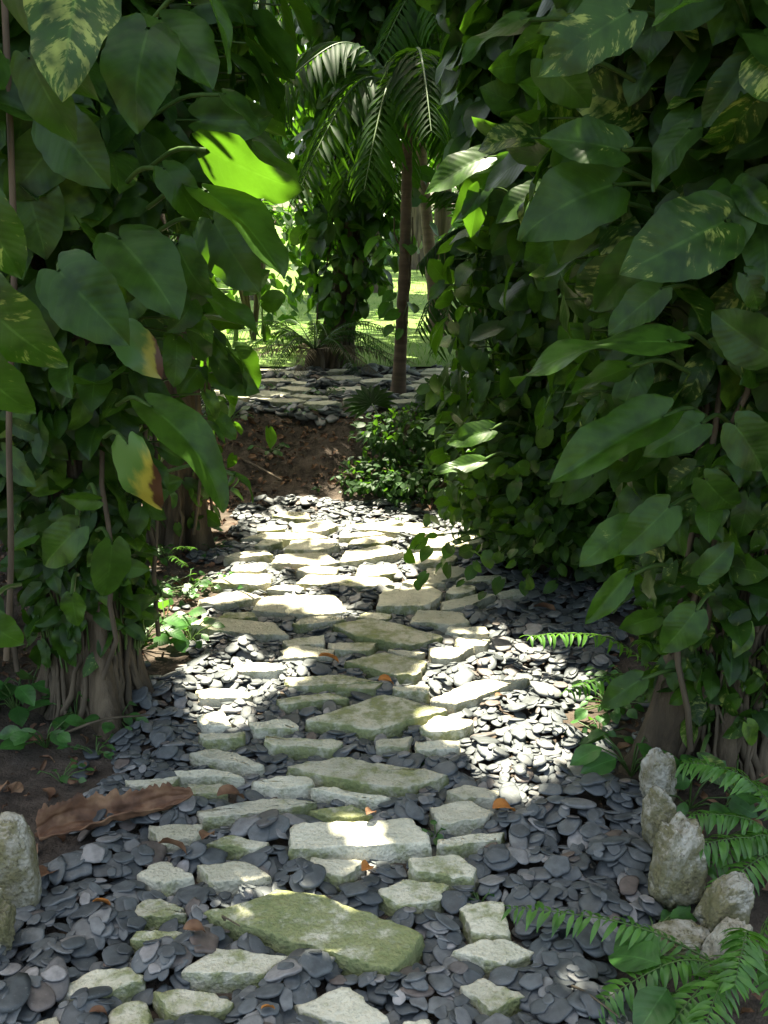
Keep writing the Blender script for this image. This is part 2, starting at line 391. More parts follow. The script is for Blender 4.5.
# ------------------------------------------------------------------ ground, lawn
def terrain(name, xs, ys, mat, dz=0.0):
    X, Y = np.meshgrid(xs, ys, indexing='ij')
    Z = H(X, Y) + dz
    b = MB(); b.add(np.stack([X, Y, Z], -1).reshape(-1, 3), grid_faces(len(xs), len(ys))[:, ::-1])
    return tag(b.build(name, mat), kind='structure')
xs = np.concatenate([-np.geomspace(250, 3.2, 24), np.linspace(-3, 3, 150), np.geomspace(3.2, 250, 24)])
ys = np.concatenate([-np.geomspace(250, 0.6, 18), np.linspace(-0.5, 9, 230), np.geomspace(9.2, 300, 36)])
terrain('ground', xs, ys, M['soil'], -0.012)
lx = np.concatenate([-np.geomspace(120, 6, 20), np.linspace(-5.8, 5.8, 60), np.geomspace(6, 120, 20)])
ly = np.concatenate([np.linspace(8.45, 20, 50), np.geomspace(20.5, 220, 30)])
terrain('lawn', lx, ly, M['lawn'], 0.006)
b = MB()
n = 16000
gx = R.uniform(-6, 6, n); gy = 8.5 + R.random(n) ** 1.6 * 14
gpz = np.stack([gx, gy, H(gx, gy) + 0.004], -1)
b.inst(leaf_tmpl(3, 2, LW, 0, .6, 0, 0, 0, 1), gpz, np.stack([R.normal(0, .35, n), R.normal(0, .35, n), np.ones(n)], -1),
       np.stack([R.normal(0, 1, n), R.normal(0, 1, n), np.full(n, .2)], -1), R.uniform(.04, .09, n))
tag(b.build('grass', M['grass']), 'short bright green grass covering the sunny lawn beyond the crossing path', 'grass', kind='stuff')

# ------------------------------------------------------------------ limestone slabs
SLABS = [  # outline in the photograph, thickness above the bed, mossiness, label, short reference
 ([(201,912),(282,888),(318,893),(426,934),(396,972)], .10, .8, 'biggest limestone slab, mossy yellow green diamond at the front of the path', 'the big mossy slab'),
 ([(136,875),(154,862),(168,860),(195,876),(164,884)], .085, .12, 'clean white wedge of limestone with two pointed ends, left of a flat white slab', 'the white wedge'),
 ([(196,865),(245,860),(273,875),(252,880),(213,882)], .085, .25, 'flat white limestone slab with mossy left edge, right beside the white wedge', 'the flat white slab'),
 ([(133,908),(147,897),(166,899),(188,911),(185,915),(136,917)], .085, .5, 'small mossy slab with a green front face, directly below the white wedge', None),
 ([(129,940),(135,931),(183,930),(170,945)], .085, .75, 'small square yellow mossy block left of the big mossy slab', 'the yellow mossy block'),
 ([(181,972),(214,947),(291,955),(264,974)], .09, .5, 'blotchy moss spotted slab just below the left point of the big mossy slab', 'the moss spotted slab'),
 ([(57,994),(89,969),(135,966),(147,979),(100,995)], .08, .35, 'long pale slab near the bottom left corner with a mossy upper edge', 'the long pale slab at bottom left'),
 ([(153,992),(193,988),(236,1000),(222,1010),(170,1013)], .08, .6, 'pale slab with moss flecks below the moss spotted slab at the front edge', None),
 ([(105,1016),(125,1000),(147,1000),(152,1026),(110,1034)], .08, .65, 'mossy slab stained brown, cut by the bottom edge left of centre', None),
 ([(30,1026),(56,1014),(66,1034),(40,1044)], .08, .1, 'white stone corner peeping in at the bottom left edge', None),
 ([(293,1006),(349,984),(367,1000),(393,1020),(353,1028)], .085, .4, 'pale triangular slab at the bottom edge below the big mossy slab', 'the pale triangular slab'),
 ([(400,1021),(430,1019),(432,1034),(398,1036)], .075, .4, 'sliver of pale stone cut by the bottom edge right of the triangular slab', None),
 ([(459,986),(484,977),(528,995),(490,1009)], .085, .4, 'pale diamond slab alone among dark pebbles in the lower right of the path', 'the pale diamond slab'),
 ([(459,900),(504,900),(510,936),(470,933)], .08, .55, 'greenish upright oblong slab touching a wide pale slab below it', 'the greenish oblong slab'),
 ([(451,951),(478,938),(513,940),(535,951),(506,964)], .085, .35, 'wide pale slab touching the foot of the greenish oblong slab', 'the wide pale slab'),
 ([(375,891),(408,878),(451,884),(440,900),(400,906)], .085, .5, 'greenish kite shaped slab above the right end of the big mossy slab', 'the kite shaped slab'),
 ([(406,858),(455,852),(478,868),(471,877),(417,872)], .10, .5, 'rough rounded block of limestone between the bright slab and the kite shaped slab', 'the rough rounded block'),
 ([(308,857),(366,860),(346,877),(318,870)], .08, .3, 'small pale slab tucked under the front edge of the bright slab', None),
 ([(291,823),(414,818),(434,843),(287,848)], .11, .25, 'thick oblong slab with a band of sun across its top', 'the thick sunlit slab'),
 ([(436,838),(505,831),(500,841),(437,845)], .095, .4, 'narrow block with a thick pitted front face, right of the sunlit slab', 'the pitted narrow block'),
 ([(428,807),(467,799),(496,812),(480,820),(439,823)], .09, .2, 'bumpy white slab beside the curled orange leaf', 'the bumpy white slab'),
 ([(446,791),(464,784),(502,790),(495,799),(455,797)], .085, .3, 'small pale slab just above the bumpy white slab', None),
 ([(285,766),(336,756),(383,763),(450,774),(405,789),(342,779)], .095, .45, 'large grey green slab with pointed right end in the middle of the path', 'the large grey green slab'),
 ([(250,782),(280,775),(312,777),(315,783),(282,789)], .085, .2, 'flat pale slab tucked against the left end of the large grey green slab', None),
 ([(310,788),(327,786),(392,798),(374,801)], .085, .2, 'thin slanting slab in front of the large grey green slab', None),
 ([(308,810),(352,804),(374,815),(333,818)], .085, .7, 'small lime yellow slab behind the thick sunlit slab', 'the lime yellow slab'),
 ([(194,811),(269,797),(319,801),(278,811),(203,818)], .085, .3, 'long narrow slab with one round grey pebble lying on it', 'the slab with a pebble on it'),
 ([(147,826),(204,823),(197,838),(157,841)], .09, .2, 'pale slab with a rusty brown stained front edge near the curled dead frond', 'the rust stained slab'),
 ([(206,844),(226,834),(270,842),(260,849)], .085, .45, 'small mossy pale slab between the rust stained slab and the thick sunlit slab', None),
 ([(123,780),(180,777),(166,787),(130,785)], .08, .3, 'flat pale slab just behind the curled brown dead frond', 'the slab behind the dead frond'),
 ([(186,784),(223,783),(229,790),(192,795)], .085, .4, 'small greenish slab at the tip of the curled brown dead frond', None),
 ([(173,770),(223,769),(246,777),(177,776)], .08, .15, 'thin sunny white slab on the left above the dead frond tip', None),
 ([(189,753),(215,747),(266,764),(256,767)], .085, .3, 'long slanting pale slab at the left side of the path', 'the slanting pale slab'),
 ([(262,736),(343,740),(338,748),(269,745)], .085, .4, 'long block with straight front edge left of the large diamond slab', None),
 ([(197,732),(245,732),(243,738),(203,740)], .085, .4, 'squarish greenish block at the left edge of the sunny pebbles', None),
 ([(304,720),(384,693),(449,709),(376,730)], .09, .6, 'large greenish diamond slab left of the brightest patch of sun', 'the large greenish diamond slab'),
 ([(283,677),(340,674),(382,682),(290,686)], .085, .55, 'long thin yellowish slab above the large greenish diamond slab', 'the long yellowish slab'),
 ([(275,699),(330,692),(350,698),(280,704)], .08, .5, 'low mossy slab between the long yellowish slab and the greenish diamond', None),
 ([(283,640),(325,634),(325,644),(285,645)], .08, .3, 'small oblong slab left of the middle of the path, upper half', None),
 ([(280,650),(295,644),(335,650),(330,656),(285,657)], .08, .1, 'white sunlit slab in the bright pebbles left of centre', None),
 ([(326,643),(378,641),(372,650),(332,650)], .08, .4, 'small slab between two larger mossy slabs in the upper middle', None),
 ([(343,661),(384,652),(428,661),(418,674),(398,675)], .09, .55, 'mossy slab with broad left end, middle of three diamond slabs going up the path', 'the middle diamond slab'),
 ([(331,626),(370,618),(428,630),(445,635),(411,644),(357,636)], .09, .5, 'mossy slab farthest up the path of the three large diamond slabs', 'the farthest diamond slab'),
 ([(387,649),(425,652),(408,657)], .08, .2, 'thin sliver of pale stone between the two upper diamond slabs', None),
 ([(428,648),(475,646),(452,659),(432,657)], .08, .05, 'white slab at the upper left of the brightest patch of sun', None),
 ([(430,698),(475,680),(530,678),(482,695),(455,705)], .085, .1, 'long dazzling white slab in the brightest patch of sun', 'the dazzling white slab'),
 ([(455,638),(492,636),(486,646),(458,645)], .08, .1, 'small white slab at the far edge of the brightest patch of sun', None),
 ([(418,726),(438,715),(474,720),(465,729),(428,731)], .085, .4, 'rounded slab with a mossy hollow below the dazzling white slab', None),
 ([(375,740),(413,735),(408,747),(377,747)], .085, .25, 'square pale block, left one of a pair of blocks below the greenish diamond', None),
 ([(415,741),(460,740),(460,748),(417,750)], .085, .3, 'pale block with a tuft of green before it, right one of a pair of blocks', 'the pair of pale blocks'),
 ([(340,677),(384,682),(372,689),(335,688)], .08, .5, 'small greenish slab left of centre between the middle diamond and the large diamond', None),
 ([(391,686),(428,684),(430,692),(397,691)], .08, .35, 'small grey slab right of the reddish leaf between two diamond slabs', None),
 ([(195,690),(215,687),(253,692),(248,698),(200,698)], .075, .1, 'white slab among bright pebbles at the left edge of the path', None),
 ([(195,716),(222,709),(232,724),(210,727)], .08, .1, 'tilted white slab at the lower end of the left sunny pebbles', 'the tilted white slab'),
 ([(248,722),(290,718),(300,727),(255,729)], .08, .4, 'low slab between the tilted white slab and the large greenish diamond', None),
 ([(232,666),(262,661),(290,667),(270,671),(238,671)], .075, .15, 'bright flat slab in the middle of the left sunny pebbles', None),
 ([(197,600),(240,590),(262,596),(220,606)], .07, .2, 'flat slab at the left edge of the far path by the ground plants', None),
 ([(497,592),(515,588),(530,593),(505,597)], .07, .15, 'lone pale slab among dark pebbles right of the far path', None),
]
BED = .021
slab_cells = []      # world polygons (for the pebble bed)
def make_slab(P, top, moss, name='stepping_stone', label=None, group=None, base=-0.02):
    P = np.array(P); c = P.mean(0); P = c + (P - c) * .985
    # orient counter-clockwise
    area = 0.5 * np.sum(P[:, 0] * np.roll(P[:, 1], -1) - np.roll(P[:, 0], -1) * P[:, 1])
    if area < 0: P = P[::-1]
    # roughened outline
    out = []
    for i in range(len(P)):
        a, b_ = P[i], P[(i + 1) % len(P)]
        L = np.linalg.norm(b_ - a); k = max(2, int(L / 0.014))
        nr = np.array([b_[1] - a[1], a[0] - b_[0]]) / (L + 1e-9)
        ph = R.random(3) * 6.28
        for t in np.arange(k) / k:
            wob = (0.5 * math.sin(t * 7 + ph[0]) + 0.35 * math.sin(t * 17 + ph[1]) + R.normal(0, .4)) * 0.0045
            ccut = 0.003 if t == 0 else 0
            out.append(a + (b_ - a) * t + nr * (wob - ccut) )
    O = np.array(out); m = len(O)
    tilt = R.normal(0, .012, 2)
    rings = []; sd = R.random(3) * 50
    def nz(p, f, z): return mnoise.noise(Vector((p[0] * f + sd[0], p[1] * f + sd[1], z)))
    def ring(sc, z, am, out_=0.0):
        Q = c + (O - c) * sc
        d = unit(O - c)
        Q = Q + d * out_
        zz = np.array([z + (q - c) @ tilt + am * (nz(q, 14, 1) + 0.6 * nz(q, 40, 2)) for q in Q])
        hj = np.array([nz(q, 35, z * 60) for q in Q]) * 0.006 if sc == 1 else 0
        if sc == 1: Q = Q + d * np.asarray(hj)[:, None]
        rings.append(np.concatenate([Q, zz[:, None]], 1))
    size = np.linalg.norm(O - c, axis=1).mean()
    e = min(0.25, 0.006 / size)
    ring(1, base, 0, .004)
    for f in (.3, .55, .8): ring(1, base + (top - .007 - base) * f, .002, .006 * (1 - f))
    ring(1, top - .004, .004)
    ring(1 - e * .25, top - .001, .004)
    ring(1 - e * 1.1, top, .004)
    for sc in (.88, .74, .58, .42, .25, .1): ring(min(sc, 1 - e * 1.3), top, .004)
    nr_ = len(rings)
    V = np.concatenate(rings + [np.array([[c[0], c[1], top]])])
    i, j = np.meshgrid(np.arange(nr_ - 1), np.arange(m), indexing='ij')
    a = i * m + j; b2 = i * m + (j + 1) % m
    Q = np.stack([a, b2, b2 + m, a + m], -1).reshape(-1, 4)
    last = (nr_ - 1) * m; j = np.arange(m)
    T = np.stack([last + j, last + (j + 1) % m, np.full(m, len(V) - 1)], -1)
    b = MB(); b.V = []; 
    b.add(V, Q, 0, None, R.random(), moss)
    T2 = np.concatenate([T, np.full((m, 1), -1)], 1)
    b.Q.append(T2); b.QM.append(np.zeros(m, np.int32))
    o = b.build(name, M['lime'], origin=(c[0], c[1], 0))
    tag(o, label, 'stepping stone', group or 'limestone slabs along the path')
    slab_cells.append(P)
    return c
refs = []
for poly, h, moss, label, ref in SLABS:
    h = BED + .012 + (h - .08) * .45
    P = [gnd(a, b_, h)[:2] for a, b_ in poly]
    c = make_slab(P, h, moss, label=label)
    if ref: refs.append((ref, c))
# far stretch of the path: courses of thin slabs, placed between the ones above
def clear(P, gap):
    c = P.mean(0); r = np.linalg.norm(P - c, axis=1).max()
    for Q in slab_cells:
        q = Q.mean(0)
        if np.linalg.norm(q - c) > r + np.linalg.norm(Q - q, axis=1).max() + gap: continue
        for s in (1.0, .6):
            X = c + (P - c) * (s * 1.06)
            X = np.concatenate([X, (X + np.roll(X, -1, 0)) / 2])
            if inpoly(Q, X[:, 0], X[:, 1]).any(): return False
            Y = q + (Q - q) * s; Y = np.concatenate([Y, (Y + np.roll(Y, -1, 0)) / 2])
            if inpoly(P, Y[:, 0], Y[:, 1]).any(): return False
    return True
far_region = gp([(205, 618), (240, 585), (235, 560), (260, 530), (285, 508), (420, 514), (450, 535), (485, 560), (470, 600), (480, 622), (330, 622)], .07)
fr = np.array(far_region); nf = 0
for tr in range(2500):
    if nf >= 72: break
    x = R.uniform(fr[:, 0].min(), fr[:, 0].max()); y = R.uniform(fr[:, 1].min(), fr[:, 1].max())
    if not inpoly(far_region, np.array([x]), np.array([y]))[0]: continue
    shrink = 1.0 if tr < 700 else .62
    w = R.uniform(.10, .24) * shrink; d = R.uniform(.055, .12) * shrink; a = R.normal(0, .22)
    q = np.array([[-w, -d * R.uniform(.5, 1)], [w * R.uniform(-.3, .6), -d], [w, -d * R.uniform(-.2, .7)], [w * R.uniform(.5, .9), d], [-w * R.uniform(.4, .95), d * R.uniform(.6, 1)]])
    P = np.array([x, y]) + q @ np.array([[math.cos(a), math.sin(a)], [-math.sin(a), math.cos(a)]])
    if not clear(P, .02): continue
    zone = 'left half' if x < -.12 else 'right half'
    row = 'below the earth bank' if y > 4.7 else 'behind the farthest diamond slab' if y < 4.15 else 'halfway to the bank'
    kind = 'long thin' if w > .17 else 'short' if w > .1 else 'little'
    make_slab(P, BED + R.uniform(.006, .018), R.uniform(.1, .5), label=f'{kind} limestone slab, {zone} of the far path, {row}', group='limestone slabs along the far path')
    nf += 1
# a few flagstones of the crossing path above the bank
for tr in range(400):
    if nf >= 82: break
    x = R.uniform(-1.2, 1.1); y = R.uniform(6.55, 8.2)
    w = R.uniform(.1, .2); d = R.uniform(.06, .12); a = R.normal(0, .3)
    q = np.array([[-w, -d * R.uniform(.5, 1)], [w * .3, -d], [w, -d * R.uniform(-.2, .7)], [w * .7, d], [-w * R.uniform(.5, 1), d * .8]])
    P = np.array([x, y]) + q @ np.array([[math.cos(a), math.sin(a)], [-math.sin(a), math.cos(a)]])
    if not clear(P, .05): continue
    hz = float(H(x, y))
    make_slab(P, hz + .022, .15, label='flat grey flagstone of the crossing path, %s the slender palm trunk' % ('left of' if x < .1 else 'right of'), group='flagstones of the crossing path', base=hz - .04)
    nf += 1

# ------------------------------------------------------------------ slate pebbles: dropped one by one on a height map
bed = gp([(-90, 1180), (-30, 960), (40, 905), (48, 840), (62, 800), (98, 762), (148, 717), (166, 662), (203, 612), (236, 578), (214, 547), (238, 512), (290, 488), (360, 494),
          (450, 513), (482, 545), (560, 573), (640, 598), (618, 650), (578, 690), (608, 740), (640, 782), (652, 900), (640, 960), (660, 1180)], .03)
upper = [(-2.2, 6.35), (1.9, 6.4), (2.0, 8.25), (-2.2, 8.4)]
X0, Y0, CS = -2.4, 1.0, 0.01
NX, NY = 480, 760
gxs = X0 + (np.arange(NX) + .5) * CS; gys = Y0 + (np.arange(NY) + .5) * CS
GX, GY = np.meshgrid(gxs, gys, indexing='ij')
HM = H(GX, GY) - 0.01
isl = np.zeros((NX, NY), bool)
for P in slab_cells:
    isl |= inpoly(P, GX.ravel(), GY.ravel()).reshape(NX, NY) if False else False
    lo = ((P.min(0) - [X0, Y0]) / CS).astype(int) - 1; hi = ((P.max(0) - [X0, Y0]) / CS).astype(int) + 2
    lo = np.clip(lo, 0, [NX - 1, NY - 1]); hi = np.clip(hi, 1, [NX, NY])
    sx, sy = GX[lo[0]:hi[0], lo[1]:hi[1]], GY[lo[0]:hi[0], lo[1]:hi[1]]
    isl[lo[0]:hi[0], lo[1]:hi[1]] |= inpoly(P, sx.ravel(), sy.ravel()).reshape(sx.shape)
own = -np.ones((NX, NY), np.int32)
peb = []   # x,y,z,a,b,t,ang,tx,ty
def drop(x, y, a, b_, t, ang, force=False):
    ca, sa = math.cos(ang), math.sin(ang)
    i0 = int((x - a - X0) / CS); i1 = int((x + a - X0) / CS) + 2
    j0 = int((y - a - Y0) / CS); j1 = int((y + a - Y0) / CS) + 2
    if i0 < 0 or j0 < 0 or i1 > NX or j1 > NY: return
    dx = gxs[i0:i1, None] - x; dy = gys[None, j0:j1] - y
    u = (dx * ca + dy * sa) / a; v = (-dx * sa + dy * ca) / b_
    r2 = u * u + v * v; m = r2 < 1
    if m.sum() < 3: return
    if not force and isl[i0:i1, j0:j1][m].mean() > 0.14: return
    h = HM[i0:i1, j0:j1]
    hm = h[m]; um = u[m] * a; vm = v[m] * b_
    top = np.percentile(hm, 65)
    # least-squares slope
    tu = np.clip((um * (hm - hm.mean())).sum() / ((um ** 2).sum() + 1e-9), -.45, .45) * .8
    tv = np.clip((vm * (hm - hm.mean())).sum() / ((vm ** 2).sum() + 1e-9), -.45, .45) * .8
    z = hm.mean() * .4 + top * .6 + t * .42
    prof = t * .5 * np.sqrt(np.clip(1 - r2, 0, 1)) ** .7
    nh = z + u * a * tu + v * b_ * tv + prof
    upd = m & (nh > h)
    h[upd] = nh[upd]
    own[i0:i1, j0:j1][upd] = len(peb)
    peb.append((x, y, z, a, b_, t, ang, tu, tv))
bp = np.array(bed)
def edge_fade(x, y):
    n1 = 0.07 * math.sin(x * 9 + y * 5) + 0.05 * math.sin(y * 17 - x * 6)
    return inpoly([(p[0] * 1.0, p[1]) for p in bed], np.array([x + n1]), np.array([y + n1 * .4]))[0]
cnt = 0
for k in range(75000):
    if cnt > 23000: break
    y = 1.05 + R.random() * 4.5; x = R.uniform(-1.5, 1.35)
    if not edge_fade(x, y): continue
    cnt += 1
    a = float(np.clip(R.lognormal(math.log(.0235), .36), .010, .05)) * (1 if y < 2.5 else .92)
    drop(x, y, a, a * R.uniform(.55, .92), a * R.uniform(.19, .36), R.uniform(0, PI))
print('BEDMEAN', [round(float(HM[(~isl) & (own >= 0) & (GY > a_) & (GY < b_)].mean()), 4) for a_, b_ in ((1.5, 2.2), (2.2, 3), (3, 4), (4, 5))])
for k in range(3200):
    x = R.uniform(-2.2, 2.0); y = R.uniform(6.35, 8.35)
    if not inpoly(upper, np.array([x + .06 * math.sin(y * 9)]), np.array([y + .06 * math.sin(x * 11)]))[0]: continue
    a = float(np.clip(R.lognormal(math.log(.04), .35), .02, .08))
    drop(x, y, a, a * R.uniform(.55, .92), a * R.uniform(.3, .5), R.uniform(0, PI))
# the round pebble lying on the long narrow slab and a scatter outside the bed
pp = gnd(243, 806, .1); HM[isl] = np.maximum(HM[isl], BED + .012)
drop(pp[0], pp[1], .038, .03, .026, .2, True); special = len(peb) - 1
for k in range(160):
    px, py = R.uniform(60, 660), R.uniform(560, 800)
    g = gnd(px, py, .04)
    if not inpoly(bed, g[:1], g[1:2])[0]:
        a = R.uniform(.015, .032); drop(g[0], g[1], a, a * .75, a * .45, R.uniform(0, PI))
PEB = np.array(peb)
vis = np.bincount(own[own >= 0], minlength=len(PEB))
def pebble_tmpl(seed, k, q):
    r = np.random.default_rng(seed)
    th = np.arange(k) * 2 * PI / k
    rad = 1 + sum(r.normal(0, .125 / (i * .7)) * np.cos(i * th + r.random() * 6.28) for i in (2, 3, 4, 5))
    ang = r.random() < .6
    if ang:
        n = r.integers(4, 6); rad = rad * (1 - .10 * np.abs(np.sin(n * th / 2 + r.random() * 3)))
    V = [[0, 0, -1]]
    lat = np.linspace(-PI / 2, PI / 2, q + 2)[1:-1]
    ez, er = r.uniform(.55, .9), r.uniform(.45, .7)
    for l in lat:
        rr = math.cos(l) ** er; z = math.copysign(abs(math.sin(l)) ** ez, math.sin(l))
        sk = 1 + .06 * r.normal()
        V += [[rr * rad[j] * math.cos(th[j]) * sk, rr * rad[j] * math.sin(th[j]), z + .12 * math.sin(2 * th[j] + seed) * rr] for j in range(k)]
    V.append([0, 0, 1]); V = np.array(V)
    Fq = []
    for i in range(q - 1):
        for j in range(k):
            a = 1 + i * k + j; b_ = 1 + i * k + (j + 1) % k; Fq.append([a, b_, b_ + k, a + k])
    for j in range(k):
        Fq.append([0, 1 + (j + 1) % k, 1 + j, -1]); t0 = 1 + (q - 1) * k
        Fq.append([t0 + j, t0 + (j + 1) % k, len(V) - 1, -1])
    return V, np.array(Fq)
PT_HI = [pebble_tmpl(i, 18, 7) for i in range(16)]; PT_LO = [pebble_tmpl(40 + i, 11, 5) for i in range(12)]
def peb_verts(row, V):
    x, y, z, a, b_, t, ang, tu, tv = row
    u = V[:, 0] * a; v = V[:, 1] * b_; w = V[:, 2] * t * .5 + u * tu + v * tv
    ca, sa = math.cos(ang), math.sin(ang)
    return np.stack([u * ca - v * sa, u * sa + v * ca, w], -1) + np.array([x, y, z])
dpt = (PEB[:, :3] - CAM) @ FWD
sx = 384 + F * (PEB[:, 0]) / dpt; sy = 512 - F * ((PEB[:, :3] - CAM) @ UP) / dpt
score = vis / dpt ** 2 * ((sx > 6) & (sx < 762) & (sy > 0) & (sy < 1018)) * np.where(vis > .35 * PI * PEB[:, 3] * PEB[:, 4] / CS ** 2, 1, .2)
score[special] = 1e9
heroes = set(np.argsort(-score)[:300].tolist())
def tint_val():
    r = R.random()
    return R.uniform(0, .4) if r < .45 else R.uniform(.4, .75) if r < .8 else R.uniform(.75, .88) if r < .92 else R.uniform(.88, .92) if r < .95 else R.uniform(.96, 1)
rest = MB()
for i in range(len(PEB)):
    if vis[i] < 2 and i != special: continue
    tv = float(tint_val())
    if i in heroes:
        if i == special: tv = .84
        V, Fq = PT_HI[i % 16]
        b = MB(); b.add(peb_verts(PEB[i], V), np.where(Fq < 0, Fq, Fq), 0, None, tv)
        p = PEB[i, :2]
        colr = 'bluish charcoal' if tv < .25 else 'dark slate grey' if tv < .55 else 'mid grey' if tv < .75 else 'light grey' if tv < .93 else 'brownish'
        big = 'large' if PEB[i, 3] > .042 else 'small' if PEB[i, 3] < .027 else 'medium'
        ref, c = min(refs, key=lambda q: np.linalg.norm(q[1] - p))
        dv = p - c
        side = ('right of' if dv[0] > 0 else 'left of') if abs(dv[0]) > abs(dv[1]) else ('behind' if dv[1] > 0 else 'in front of')
        lab = f'{big} {colr} slate pebble {side} {ref}'
        if i == special: lab = 'round light grey pebble lying on top of the long narrow slab'
        o = b.build('slate_pebble', M['slate'], origin=PEB[i, :3])
        tag(o, lab, 'pebble', 'slate pebbles in the foreground of the path')
    else:
        V, Fq = PT_HI[i % 16] if dpt[i] < 2.6 else PT_LO[i % 12]
        rest.add(peb_verts(PEB[i], V), Fq, 0, None, tv)
tag(rest.build('slate_pebbles', M['slate']), 'countless dark slate pebbles filling the path between and beyond the single pebbles in front', 'pebbles', kind='stuff')

# ------------------------------------------------------------------ upright border rocks
import bmesh
def rock(name, px, py, z0, w, dpth, h, seed, label, lean=(0, 0), moss=.4, rough=.16, notch=0.0, rot=0.0, tint=.6, group='rough limestone rocks edging the path', mat='coral'):
    g = gnd(px, py, z0)
    bm = bmesh.new(); bmesh.ops.create_icosphere(bm, subdivisions=5, radius=1)
    V = np.array([v.co[:] for v in bm.verts]); Fq = np.array([[v.index for v in f.verts] for f in bm.faces]); bm.free()
    out = []
    for p in V:
        q = Vector(p)
        s = Vector((seed * 3.1, seed * 1.7, seed * 5.3))
        d = 1 + rough * 1.5 * mnoise.noise(q * 1.3 + s) + rough * .9 * mnoise.noise(q * 3.2 + s)
        d -= rough * .75 * abs(mnoise.noise(q * 6.5 + s)) + rough * .5 * abs(mnoise.noise(q * 14 + s)) + rough * .25 * abs(mnoise.noise(q * 27 + s)) - .05
        cell = mnoise.voronoi(q * 5 + s)[0][0]
        d -= rough * .3 * max(0, .35 - cell)
        e = [math.copysign(abs(c) ** .72, c) for c in p]       # boxier than an ellipsoid
        x, y, z = e[0] * d * w / 2, e[1] * d * dpth / 2, (e[2] * d * .5 + .42) * h
        if notch: z -= notch * h * math.exp(-((x / w + .12) / .13) ** 2) * max(0, e[2])
        t = max(0, z / h)
        x *= 1 - .25 * t; y *= 1 - .25 * t
        x += lean[0] * z; y += lean[1] * z
        out.append((x * math.cos(rot) - y * math.sin(rot), x * math.sin(rot) + y * math.cos(rot), z))
    b = MB(); b.add(np.array(out) + g, Fq, 0, None, tint, moss * .8)
    o = b.build(name, M[mat], origin=g); return tag(o, label, 'rock', group)
rock('border_rock', 656, 800, .03, .098, .09, .165, 1, 'upright pitted pale rock, farthest of the rocks edging the right side of the path', moss=.35, tint=.75)
rock('border_rock', 662, 848, .03, .09, .10, .17, 2, 'narrow mossy rock squeezed between the farthest upright rock and the biggest rock on the right', moss=.55, lean=(-.1, .1), tint=.45)
rock('border_rock', 674, 895, .03, .125, .12, .225, 3, 'biggest upright rock on the right, brown pitted face with a whitish patch near its top', moss=.6, notch=.12, rot=.3, tint=.5)
rock('border_rock', 716, 928, .03, .11, .10, .135, 4, 'dark mossy rock leaning left behind the small pointed pale rock on the right', moss=.7, lean=(.3, 0), rot=.2, tint=.3)
rock('border_rock', 718, 962, .03, .085, .07, .115, 5, 'small pointed pale rock, nearest of the right hand rocks, beside the fern', moss=.2, lean=(.35, 0), tint=.9)
rock('border_rock', 682, 948, .02, .13, .10, .06, 6, 'low mossy lump of rock half hidden under the fern frond on the right', moss=.75, tint=.35)
rock('border_rock', 18, 905, .02, .115, .10, .255, 7, 'tall squared rock with mossy right side standing at the left edge of the path', moss=.5, rough=.09, tint=.6, group='rocks at the left edge of the path')
rock('border_rock', -8, 955, .02, .10, .10, .17, 8, 'rough crumbly yellowish rock cut by the left edge of the picture', moss=.55, rough=.24, tint=.5, group='rocks at the left edge of the path')

# ------------------------------------------------------------------ fallen leaves
def dead_frond():
    """curled brown sheath of a fallen palm leaf with a torn upper edge"""
    a, b_ = gnd(38, 832, .07), gnd(192, 792, .075)
    n, k = 110, 24; V = []; UV = []
    d = unit(b_ - a); sd = np.cross([0, 0, 1], d)
    for i in range(n):
        t = i / (n - 1)
        wid = .038 * (math.sin(PI * min(1, t * .85 + .16)) ** .6) + .004
        torn = .012 * abs(mnoise.noise(Vector((t * 24, 1, 0)))) + .016 * abs(mnoise.noise(Vector((t * 9, 5, 0)))) + .003 * ((t * 13) % 1)
        sag = .012 * math.sin(t * 5)
        for j in range(k):
            s = j / (k - 1); ang = (-.45 + 1.15 * s + .12 * math.sin(t * 9)) * PI * .85
            rr = wid * (1 + .07 * math.sin(s * 26 + t * 3) + .25 * mnoise.noise(Vector((t * 14, s * 4, 3))))
            hgt = (torn * 2.2 if j == k - 1 else torn * .9 if j == k - 2 else 0)
            p = a + (b_ - a) * t + sd * (math.sin(ang) * rr * .9 + sag) + np.array([0, 0, 1]) * (-math.cos(ang) * rr + wid * .35 + hgt)
            V.append(p); UV.append((t, s))
    m = MB(); m.add(V, grid_faces(n, k), 0, UV, .5)
    o = m.build('dead_palm_sheath', M['dead'], origin=(a + b_) / 2)
    sm = o.modifiers.new('thickness', 'SOLIDIFY'); sm.thickness = .003
    tag(o, 'curled brown dead palm sheath with a ragged edge lying at the left of the pebbles', 'dead leaf')
dead_frond()
DL = leaf_tmpl(8, 5, OW, .7, 1.1, .03, .5, 0, 9, 1.1)
def fallen(px, py, z, L, mat, label, yaw=None):
    g = gnd(px, py, z)
    b = MB(); a = R.uniform(0, 6.28) if yaw is None else yaw
    tip = np.array([[math.cos(a), math.sin(a), .15]]); nr = np.array([[R.normal(0, .3), R.normal(0, .3), 1]])
    b.inst(DL, g[None] + [[0, 0, .008]] - tip * L / 2, tip, nr, [L], 0, np.array([.5]))
    tag(b.build('fallen_leaf', M[mat], origin=g), label, 'fallen leaf', 'fallen leaves on the path')
